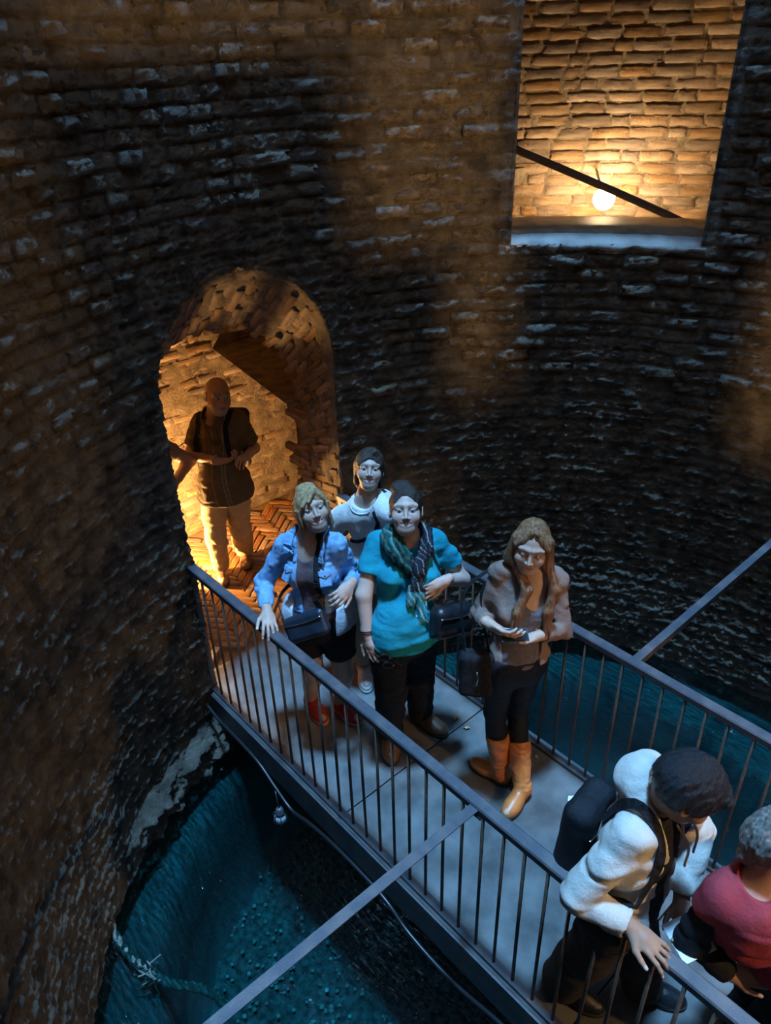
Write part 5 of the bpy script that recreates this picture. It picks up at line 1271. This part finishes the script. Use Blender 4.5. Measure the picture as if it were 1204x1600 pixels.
# ================= 5. woman in teal
def teal():
    J = {k: np.array(v) for k, v in JO['teal'].items()}
    for k, q in (('Rw', .16), ('Re', .08)): J[k] = J[k] + TO_CAM(J[k]) * q
    ps = Person(J, 1.66, unit(TO_CAM(J['head']) + V(.0, .0, -.10)), 'smiling woman in a teal short-sleeved blouse with patterned scarf and black trousers', dict(girth=1.10, bust=1.12, hip=1.05, head=1.0, smile=1, open=.0055, limb=1.12, jaw=1.05, brow=(.05, .03, .02), neckr=1.05), (.60, .40, .31)); B = ps.B
    hand(B, 'R', (-.10, -.58, -.80), (.80, .45, -.1), .45, .12, (.6, .1)); hand(B, 'L', (-.93, .22, -.22), (.55, .75, -.1), .35, .16)
    ps.body(h=.010)
    tm = cloth('teal_jersey', (.012, .30, .37), (.010, .24, .31), sc=12)
    def top(P):
        d = B.torso(P, .014)
        for q in 'LR': d = smin(d, short_sleeve(B, P, q, .62, .058, .066), .03)
        d = smin(d, ell(P, B.J['pel'] + V(0, 0, .03), A(.180, .137, .20), B.PT), .04) + folds(P, .006, 9, 15, 31) + .003 * nz(P, 8, 8, 40, 33)
        d = smax(d, plane(P, B.J['pel'] - V(0, 0, .035), (0, 0, -1)), .006); return smax(d, -ell(P, B.J['neck'] + B.fwd * .04 + B.up * .05, A(.08, .10, .085), B.T), .006)
    ps.part('blouse', top, .0066, tm)
    # scarf: wrapped loop, knot and two tails, bands of navy, green and cream
    sm_ = cloth('scarf_silk', (1, 1, 1), (.9, .9, .9), .6, attr='col')
    nk = B.J['neck'] + B.up * .03; f_, l_, u_ = B.fwd, B.left, B.up
    kn = B.J['chest'] + f_ * .165 + u_ * .035 + l_ * .03
    loops = [[nk - f_ * .075 + u_ * .01, nk + l_ * .088 - f_ * .01 + u_ * .01, nk + l_ * .085 + f_ * .08 - u_ * .055, kn], [nk - f_ * .075, nk - l_ * .092 - f_ * .01 + u_ * .0, nk - l_ * .082 + f_ * .085 - u_ * .06, kn - u_ * .005],
             [nk - l_ * .075 + f_ * .04 + u_ * .02, nk - l_ * .045 + f_ * .115 - u_ * .04, kn + u_ * .02 - l_ * .02]]
    rad = [.032, .034, .022]
    tails = [[kn, kn - u_ * .08 + f_ * .018 + l_ * .01, kn - u_ * .17 + f_ * .0 + l_ * .02, kn - u_ * .25 - f_ * .005 + l_ * .035], [kn, kn - u_ * .07 + f_ * .02 - l_ * .022, kn - u_ * .16 + f_ * .012 - l_ * .03]]
    def sc(P):
        d = None
        for pts, r_ in zip(loops, rad):
            pp = catmull(pts, 4)
            for a, b in zip(pp[:-1], pp[1:]):
                e = rc(P, a, b, r_, r_); d = e if d is None else smin(d, e, .012)
        d = smin(d, np.linalg.norm(P - kn.astype(f32), axis=1) - .036, .015)
        for pts, (r0, r1) in zip(tails, ((.020, .030), (.018, .024))):
            pp = catmull(pts, 4)
            for k, (a, b) in enumerate(zip(pp[:-1], pp[1:])):
                t = k / len(pp); d = smin(d, rc(P, a, b, r0 + (r1 - r0) * t, r0 + (r1 - r0) * t), .012)
        n1 = nz(P, 26, 26, 10, 44); return d + .005 * np.sin(P @ (l_ * 190).astype(f32) + 5 * n1) + .003 * n1
    def scol(v):
        q_ = (v - B.J['chest']) @ B.T.T; a = np.sin(q_[:, 0] * 95 + q_[:, 2] * 60 + 2.5 * nz(v.astype(f32), 18, seed=3)); c = np.tile([.012, .016, .030], (len(v), 1))
        left_ = q_[:, 0] < -.01; c[left_] = [.010, .085, .075]; c[(a > .45) & left_] = [.02, .16, .15]; c[a > .975] = [.36, .34, .26]; c[(a < -.985)] = [.22, .17, .09]
        tl = (q_[:, 2] < -.06); c[tl] = [.015, .33, .38]; c[tl & (np.abs(a) > .9)] = [.55, .55, .48]; return c
    c0 = B.J['chest']; ps.part('scarf', sc, .005, sm_, c0 - .36, c0 + .36, cols=scol)
    trousers(ps, .012, .022, M_black, .05, .075)
    for q in 'LR': shoe(ps, q, M_brownlea if q == 'L' else M_brownlea, M_rubsole, length=1.05, wd=1.1)
    hm = hairmat('black_brown_hair', (.016, .010, .008), (.05, .03, .02))
    def hr_(P, q):
        ax = np.abs(q[:, 0]); qa = np.stack([ax, q[:, 1], q[:, 2]], 1)
        d = cap_sdf(q, (.083, .103, .098), (0, -.020, .034)); d = smax(d, -ell(q, A(0, .120, -.006), A(.070, .092, .106)), .006)
        d = smin(d, ell(q, A(-.022, -.040, .122), A(.050, .050, .034)), .025); d = smin(d, ell(q, A(-.045, -.01, .115), A(.028, .03, .022)), .018); d = smax(d, -(q[:, 2] + .07), .01)
        return d
    hair(ps, hr_, hm, .0042, seed=15, amp=.003, fr=(70, 70, 70))
    ax = unit(B.J['Rw'] - B.J['Re']); n1 = unit(np.cross(ax, V(0, 0, 1) + f_)); n2 = np.cross(ax, n1)
    for off, rr_ in ((.012, .0042), (.022, .003)): obj('bracelet', MB().tube([B.J['Rw'] - ps.base - ax * off + .034 * (n1 * math.cos(a) + n2 * math.sin(a)) for a in np.linspace(0, 6.283, 17)], rr_, 6).mesh('bracelet', True), M_blacklea, ps.root)
    # handbag on her left side
    c = B.J['pel'] + l_ * .225 + f_ * .10 + u_ * .105; Mx = frame(f_ * 1 + l_ * .55, u_)
    br, bo = bag('handbag', c, (.125, .055, .085), Mx, M_blacklea, 'black leather handbag hanging at the side of the woman in teal', 'bag', .045)
    strap_on(br, top, [c + Mx[0] * .02 + Mx[2] * .10, B.J['Ls'] - u_ * .16 + f_ * .06 - l_ * .02, B.J['Ls'] - u_ * .05 + f_ * .08 - l_ * .03, B.J['Ls'] + u_ * .05 - l_ * .035, B.J['Ls'] - f_ * .10 - u_ * .05 - l_ * .04], .018, M_blacklea)
    add_strap(br, [c - Mx[0] * .09 + Mx[2] * .07, c - Mx[0] * .02 + Mx[2] * .115, c + Mx[0] * .06 + Mx[2] * .075], lambda p: Mx[1], .014, M_blacklea, 'handle')
    # sunglasses in the hand
    g0 = B.J['Rw'] + unit(V(-.10, -.58, -.80)) * .13 + l_ * .04 + f_ * .02; sg_ = empty('sunglasses', g0); setp(sg_, 'dark sunglasses with bright hinges dangling from the hand of the woman in teal', 'sunglasses')
    for k, off in enumerate((V(0, 0, .02), V(.012, -.012, -.03))):
        ring_ = [off + .024 * (l_ * math.cos(a) * 1.1 + V(0, 0, 1) * math.sin(a) * .85) for a in np.linspace(0, 6.283, 15)]; obj('frame_rim', MB().tube(ring_, .004, 6).mesh('frame_rim', True), M_blacklea, sg_)
        obj('lens', mesh_np('lens', np.array(ring_[:-1] + [p + f_ * .002 for p in ring_[:-1]]), [tuple(range(14)), tuple(range(27, 13, -1))]), mat('dark_lens', (.01, .01, .012), .1, .6), sg_)
        mb = MB(); mb.box((-.006, -.003, -.004), (.006, .003, .004), None, off + l_ * .026 + f_ * .003); obj('hinge', mb.mesh('hinge'), M_metal, sg_)
    obj('temple_arm', MB().tube([V(0, 0, .02) + l_ * .026, V(.03, -.02, -.04) + l_ * .05], .003, 6).mesh('temple_arm'), M_blacklea, sg_)
teal()

# ================= 6. woman with the phone
def tan():
    J = dict(JO['tan']); J['Rk'] = [.225, .675, .46]; J['LH'] = [.335, .575, .80]; fw = unit(V(-.80, -.58, -.04))
    ps = Person(J, 1.64, fw, 'long-haired woman in a tan blouse, black leggings and orange boots looking at her phone', dict(girth=.98, bust=.92, hip=.98, head=1.02, closed=1, limb=.92, brow=(.14, .09, .05), upv=V(.05, -.10, 1)), (.60, .39, .28)); B = ps.B
    f_, l_, u_ = B.fwd, B.left, B.up
    hand(B, 'R', (.12, -.92, -.12), (.75, .15, .62), .55, .10, (.55, .35)); hand(B, 'L', (-.93, .28, .08), (-.05, .3, .95), .55, .10, (.6, .3))
    ps.body(h=.010)
    gm = cloth('grey_top', (.17, .15, .18), (.13, .12, .145))
    def tk(P):
        d = B.torso(P, .008) + folds(P, .003, 9, 18, 51); d = smax(d, plane(P, B.J['pel'] + V(0, 0, .03), (0, 0, -1)), .005)
        return smax(d, -ell(P, B.J['neck'] + f_ * .075 + u_ * .005, A(.085, .11, .165), B.T), .006)
    ps.part('top', tk, .0075, gm)
    bm = cloth('tan_blouse', (.30, .195, .15), (.235, .15, .115), sc=10)
    def bl(P):
        d = B.torso(P, .017)
        for q in 'LR': d = smin(d, long_sleeve(B, P, q, .70, .010, .014, .016), .025)
        d = d + folds(P, .007, 10, 13, 55)
        d = smax(d, plane(P, B.J['pel'] + u_ * .04, -u_), .006)
        q_ = (P - B.J['chest'].astype(f32)) @ B.T.T.astype(f32); op = np.abs(q_[:, 0]) - (.080 + .06 * np.clip(-q_[:, 2], 0, .2)); d = smax(d, -np.maximum(op, -q_[:, 1]), .010)
        return smax(d, -ell(P, B.J['neck'] + f_ * .03 + u_ * .05, A(.085, .09, .085), B.T), .006)
    bo = ps.part('blouse', bl, .0066, bm)
    lg = cloth('black_leggings', (.008, .009, .014), (.012, .013, .02), .5)
    trousers(ps, .006, .002, lg, .07, .20, .008, 4, .002, 'leggings')
    bt = mat('tan_boot_leather', (.55, .15, .03), .35, .5, (.66, .22, .06), 14, 6, .001, 100)
    for q in 'LR':
        a, k_ = B.J[q + 'a'], B.J[q + 'k']; topp = lerp(a, k_, .60); ax = unit(k_ - a)
        def bf(P, a=a, topp=topp, ax=ax): return smax(rc(P, a + V(0, 0, -.01), topp + ax * .03, .046, .068) + folds(P, .004, 16, 26, 61), plane(P, topp, ax), .006)
        shoe(ps, q, bt, M_rubsole, boot=bf, length=1.02, name='boot')
    hm = hairmat('long_brown_hair', (.12, .04, .015), (.42, .20, .085))
    def hr_(P, q):
        ax = np.abs(q[:, 0]); qa = np.stack([ax, q[:, 1], q[:, 2]], 1)
        d = cap_sdf(q, (.082, .103, .099)); d = smax(d, -ell(qa, A(-.004, .125, -.006), A(.069, .094, .125)), .006)
        d = smin(d, rc(qa, A(.070, .015, .055), A(.085, .012, -.07), .026, .030), .02); hs = f32(B.hs)
        for sg in (-1, 1):
            h0 = B.hw(.080 * sg, .008, -.045); h1 = B.J['neck'] + l_ * sg * .070 + f_ * .085 - u_ * .03; h2 = B.J['chest'] + l_ * sg * .078 + f_ * .135 + u_ * .02; h3 = h2 - u_ * .14 + l_ * sg * .012 + f_ * .010
            d = smin(d, rc(P, h0, h1, .022, .024) / hs, .02); d = smin(d, rc(P, h1, h2, .024, .023) / hs, .02); d = smin(d, rc(P, h2, h3, .023, .008) / hs, .02)
        d = smin(d, rc(P, B.hw(0, -.08, -.02), B.J['chest'] - f_ * .10, .055, .05) / hs, .03)
        d = smin(d, rc(qa, A(.010, .050, .112), A(.070, .052, .040), .012, .012), .012)
        return d + .006 * np.exp(-(q[:, 0] / .004) ** 2) * (q[:, 2] > .06)
    hair(ps, hr_, hm, .005, B.hc - V(.28, .28, .52), B.hc + V(.28, .28, .18), 17, .0022)
    # phone in both hands
    pc = lerp(B.J['Rw'], B.J['Lw'], .5) + V(-.045, -.045, .028); ph = empty('smartphone', pc); setp(ph, 'dark smartphone held in both hands of the woman in the tan blouse', 'phone')
    Mx = frame(unit(V(-.75, .55, .05)), unit(V(-.25, -.3, 1))); mb = MB(); mb.box((-.032, -.064, -.004), (.032, .064, .004), Mx.T); obj('phone_case', mb.mesh('phone_case'), M_blacklea, ph)
    mb = MB(); mb.box((-.029, -.060, .004), (.029, .060, .0048), Mx.T); obj('screen', mb.mesh('screen'), mat('phone_screen', (.02, .02, .025), .08, .6), ph)
    # black tote on her right side
    c = B.J['pel'] - l_ * .215 + f_ * .02 + V(0, 0, -.06); Mx = frame(unit(f_ - l_ * .35), V(0, 0, 1))
    br, _ = bag('tote_bag', c, (.085, .05, .125), Mx, M_black, 'large black tote bag hanging from the shoulder of the woman in the tan blouse', 'bag', .03, .006, False)
    sh = B.J['Rs'] + u_ * .072 + l_ * .045
    for o_ in (-1, 1): add_strap(br, [c + Mx[0] * .06 * o_ + Mx[2] * .115, lerp(c + Mx[2] * .15, sh, .55) + Mx[0] * .04 * o_ - l_ * .10 - f_ * .06, sh + f_ * .02 * o_], lambda p: unit(-l_ + f_ * .3), .018, M_blacklea)
    obj('charm', MB().tube([Mx[1] * .062 + Mx[2] * .05, Mx[1] * .066 + Mx[2] * .01 + Mx[0] * .006, Mx[1] * .064 - Mx[2] * .03], .004, 6).mesh('charm', True), M_metal, br)
tan()

# ================= 7. man in the hoodie
def hood():
    J = dict(JO['hood'])
    J.update(pel=[-.40, -.45, .86], LH=[-.33, -.42, .82], RH=[-.47, -.48, .82], Rk=[-.46, -.40, .45], Ra=[-.44, -.30, .076], Rt=[-.40, -.44, .03], Lk=[-.26, -.48, .45], La=[-.20, -.53, .076], Lt=[-.13, -.66, .03], Rw=[-.598, -.585, 1.018], Lw=[-.30, -.62, .88], Le=[-.13, -.55, 1.04], Ls=[-.225, -.46, 1.29])
    fw = unit(V(.42, -.72, -.55))
    ps = Person(J, 1.66, fw, 'black-haired man in a cream hoodie leaning on the near railing, head bowed', dict(girth=1.02, head=1.02, limb=1.0, narrow=.14, closed=1, upv=unit(V(.15, -.30, 1))), (.40, .22, .14)); B = ps.B
    f_, l_, u_ = B.fwd, B.left, B.up
    hand(B, 'R', (.10, -.95, -.22), (.15, -.1, -1), .40, .14); hand(B, 'L', (-.75, -.6, -.25), (-.2, .3, .9), .5)
    ps.body(h=.010)
    hm_ = cloth('cream_fleece', (.68, .64, .56), (.58, .54, .47), sc=12)
    def top(P):
        d = B.torso(P, .024)
        for q in 'LR': d = smin(d, long_sleeve(B, P, q, .92, .022, .026, .020), .03)
        h0 = B.J['neck'] - f_ * .055 + u_ * .045; d = smin(d, ell(P, h0, A(.115, .085, .10), B.T), .04)
        d = smin(d, rc(P, B.J['neck'] + l_ * .085 + u_ * .03, B.J['neck'] + f_ * .08 + l_ * .03 - u_ * .02, .035, .028), .03); d = smin(d, rc(P, B.J['neck'] - l_ * .085 + u_ * .03, B.J['neck'] + f_ * .08 - l_ * .03 - u_ * .02, .035, .028), .03)
        d = d + folds(P, .010, 8, 12, 71)
        d = smax(d, plane(P, B.J['pel'] + u_ * .0, -u_), .006); q_ = (P - B.J['chest'].astype(f32)) @ B.T.T.astype(f32)
        d = smax(d, -np.maximum(np.abs(q_[:, 0]) - .055, -q_[:, 1]), .010)
        return smax(d, -ell(P, B.J['neck'] + f_ * .05 + u_ * .085, A(.078, .095, .075), B.T), .010)
    ho = ps.part('hoodie', top, .0070, hm_)
    for sg in (-1, 1):
        p0 = B.J['neck'] + f_ * .10 + l_ * sg * .035 - u_ * .02; obj('drawstring', MB().tube([p - ps.base for p in catmull([p0, p0 + f_ * .05 - V(0, 0, .06), p0 + f_ * .055 - V(0, 0, .16)], 5)], .0045, 6).mesh('drawstring', True), hm_, ho)
    ps.part('shirt', lambda P: smax(smax(B.torso(P, .012) + folds(P, .003), plane(P, B.J['pel'] - u_ * .06, -u_), .005), -ell(P, B.J['neck'] + f_ * .04 + u_ * .06, A(.07, .09, .08), B.T), .006), .008, M_black)
    trousers(ps, .022, .030, cloth('brown_trousers', (.07, .048, .032), (.05, .035, .024)), .02, .05)
    for q in 'LR': shoe(ps, q, M_blacklea, M_rubsole)
    hb_ = hairmat('black_hair', (.006, .006, .008), (.016, .015, .018))
    def hr_(P, q):
        d = cap_sdf(q, (.090, .112, .104), (0, -.020, .036)); d = smax(d, -ell(q, A(0, .135, -.045), A(.075, .085, .095)), .008); d = smax(d, -(q[:, 2] + .062 + .3 * np.clip(q[:, 1], -1, 0) * -1 * 0), .01)
        return smin(d, rc(q, A(-.03, .075, .085), A(.04, .085, .070), .018, .014), .015)
    hair(ps, hr_, hb_, .004, seed=23, amp=.0045)
    c = B.J['chest'] - f_ * .19 - u_ * .10 ; br, _ = bag('backpack', c, (.115, .06, .17), B.T, cloth('black_nylon', (.010, .011, .014), (.016, .017, .02), .55), 'black backpack on the back of the man in the cream hoodie', 'backpack', .05, .007, True)
    for sg in (-1, 1):
        strap_on(br, top, [c + u_ * .17 + l_ * sg * .07 + f_ * .06, B.J['neck'] + l_ * sg * .11 + u_ * .055 - f_ * .02, B.J['neck'] + l_ * sg * .12 + f_ * .09 - u_ * .05, B.J['chest'] + l_ * sg * .13 + f_ * .125 - u_ * .08, B.J['chest'] + l_ * sg * .165 - u_ * .14], .034, M_black, th=.006)
    # folded leaflet in his left hand
    lc = B.J['Lw'] + V(-.10, -.085, -.005); lf = empty('leaflet', lc); setp(lf, 'folded white leaflet in the hand of the man in the hoodie', 'leaflet')
    mb = MB(); Mx = frame(unit(V(-.4, -.8, 0)), unit(V(-.3, .1, 1))); v = []
    for k in range(5):
        for j in (-1, 1): v += [((j * .06) * Mx[0] + (k - 2) * .035 * Mx[1] + (.012 * (k % 2) + .0) * Mx[2])]
    n = len(v); v = v + [p + Mx[2] * .002 for p in v]; fs = [(2 * k, 2 * k + 2, 2 * k + 3, 2 * k + 1) for k in range(4)]; fs = fs + [tuple(i + n for i in q[::-1]) for q in fs]
    obj('page', mesh_np('page', np.array(v), fs), M_paper, lf)
hood()

# ================= 8. person in red at the right edge
def red():
    J = dict(JO['red']); J.update(Ls=[-.11, -.90, 1.16])
    ps = Person(J, 1.56, unit(V(.65, -.7, -.25)), 'grey-haired person in a red top seen from behind at the right edge', dict(girth=1.14, head=.97, closed=1, limb=1.08, hip=1.1), (.50, .30, .22)); B = ps.B
    f_, l_, u_ = B.fwd, B.left, B.up
    hand(B, 'R', (.5, -.8, .2), (.5, .3, -.7), .6); hand(B, 'L', (.3, -.4, -.85), (-.7, -.5, 0), .4)
    ps.body(h=.010)
    rm = cloth('red_jersey', (.42, .055, .065), (.34, .04, .05), sc=10)
    def top(P):
        d = B.torso(P, .026)
        for q in 'LR': d = smin(d, short_sleeve(B, P, q, .34, .066, .068), .03)
        d = d + folds(P, .012, 7, 9, 81); d = smax(d, plane(P, B.J['pel'] + u_ * .02, -u_), .006); return smax(d, -ell(P, B.J['neck'] + f_ * .03 + u_ * .055, A(.066, .072, .07), B.T), .006)
    ps.part('top', top, .0075, rm)
    def ul(P):
        d = None
        for q in 'LR': e = long_sleeve(B, P, q, .95, .006, .018, .014); d = e if d is None else np.minimum(d, e)
        return d + folds(P, .006, 11, 14, 85)
    ps.part('sleeves', ul, .008, M_black)
    trousers(ps, .022, .02, M_black, .05, .06, .008)
    for q in 'LR': shoe(ps, q, M_blacklea, M_rubsole)
    hm = hairmat('grey_brown_hair', (.08, .065, .05), (.36, .32, .27))
    def hr_(P, q):
        d = cap_sdf(q, (.092, .112, .106), (0, -.022, .034)); d = smax(d, -ell(q, A(0, .130, -.04), A(.072, .09, .095)), .008); return smin(d, rc(q, A(.0, -.08, .0), A(0, -.085, -.07), .055, .035), .03)
    hair(ps, hr_, hm, .004, seed=29, amp=.007, fr=(55, 55, 30))
red()
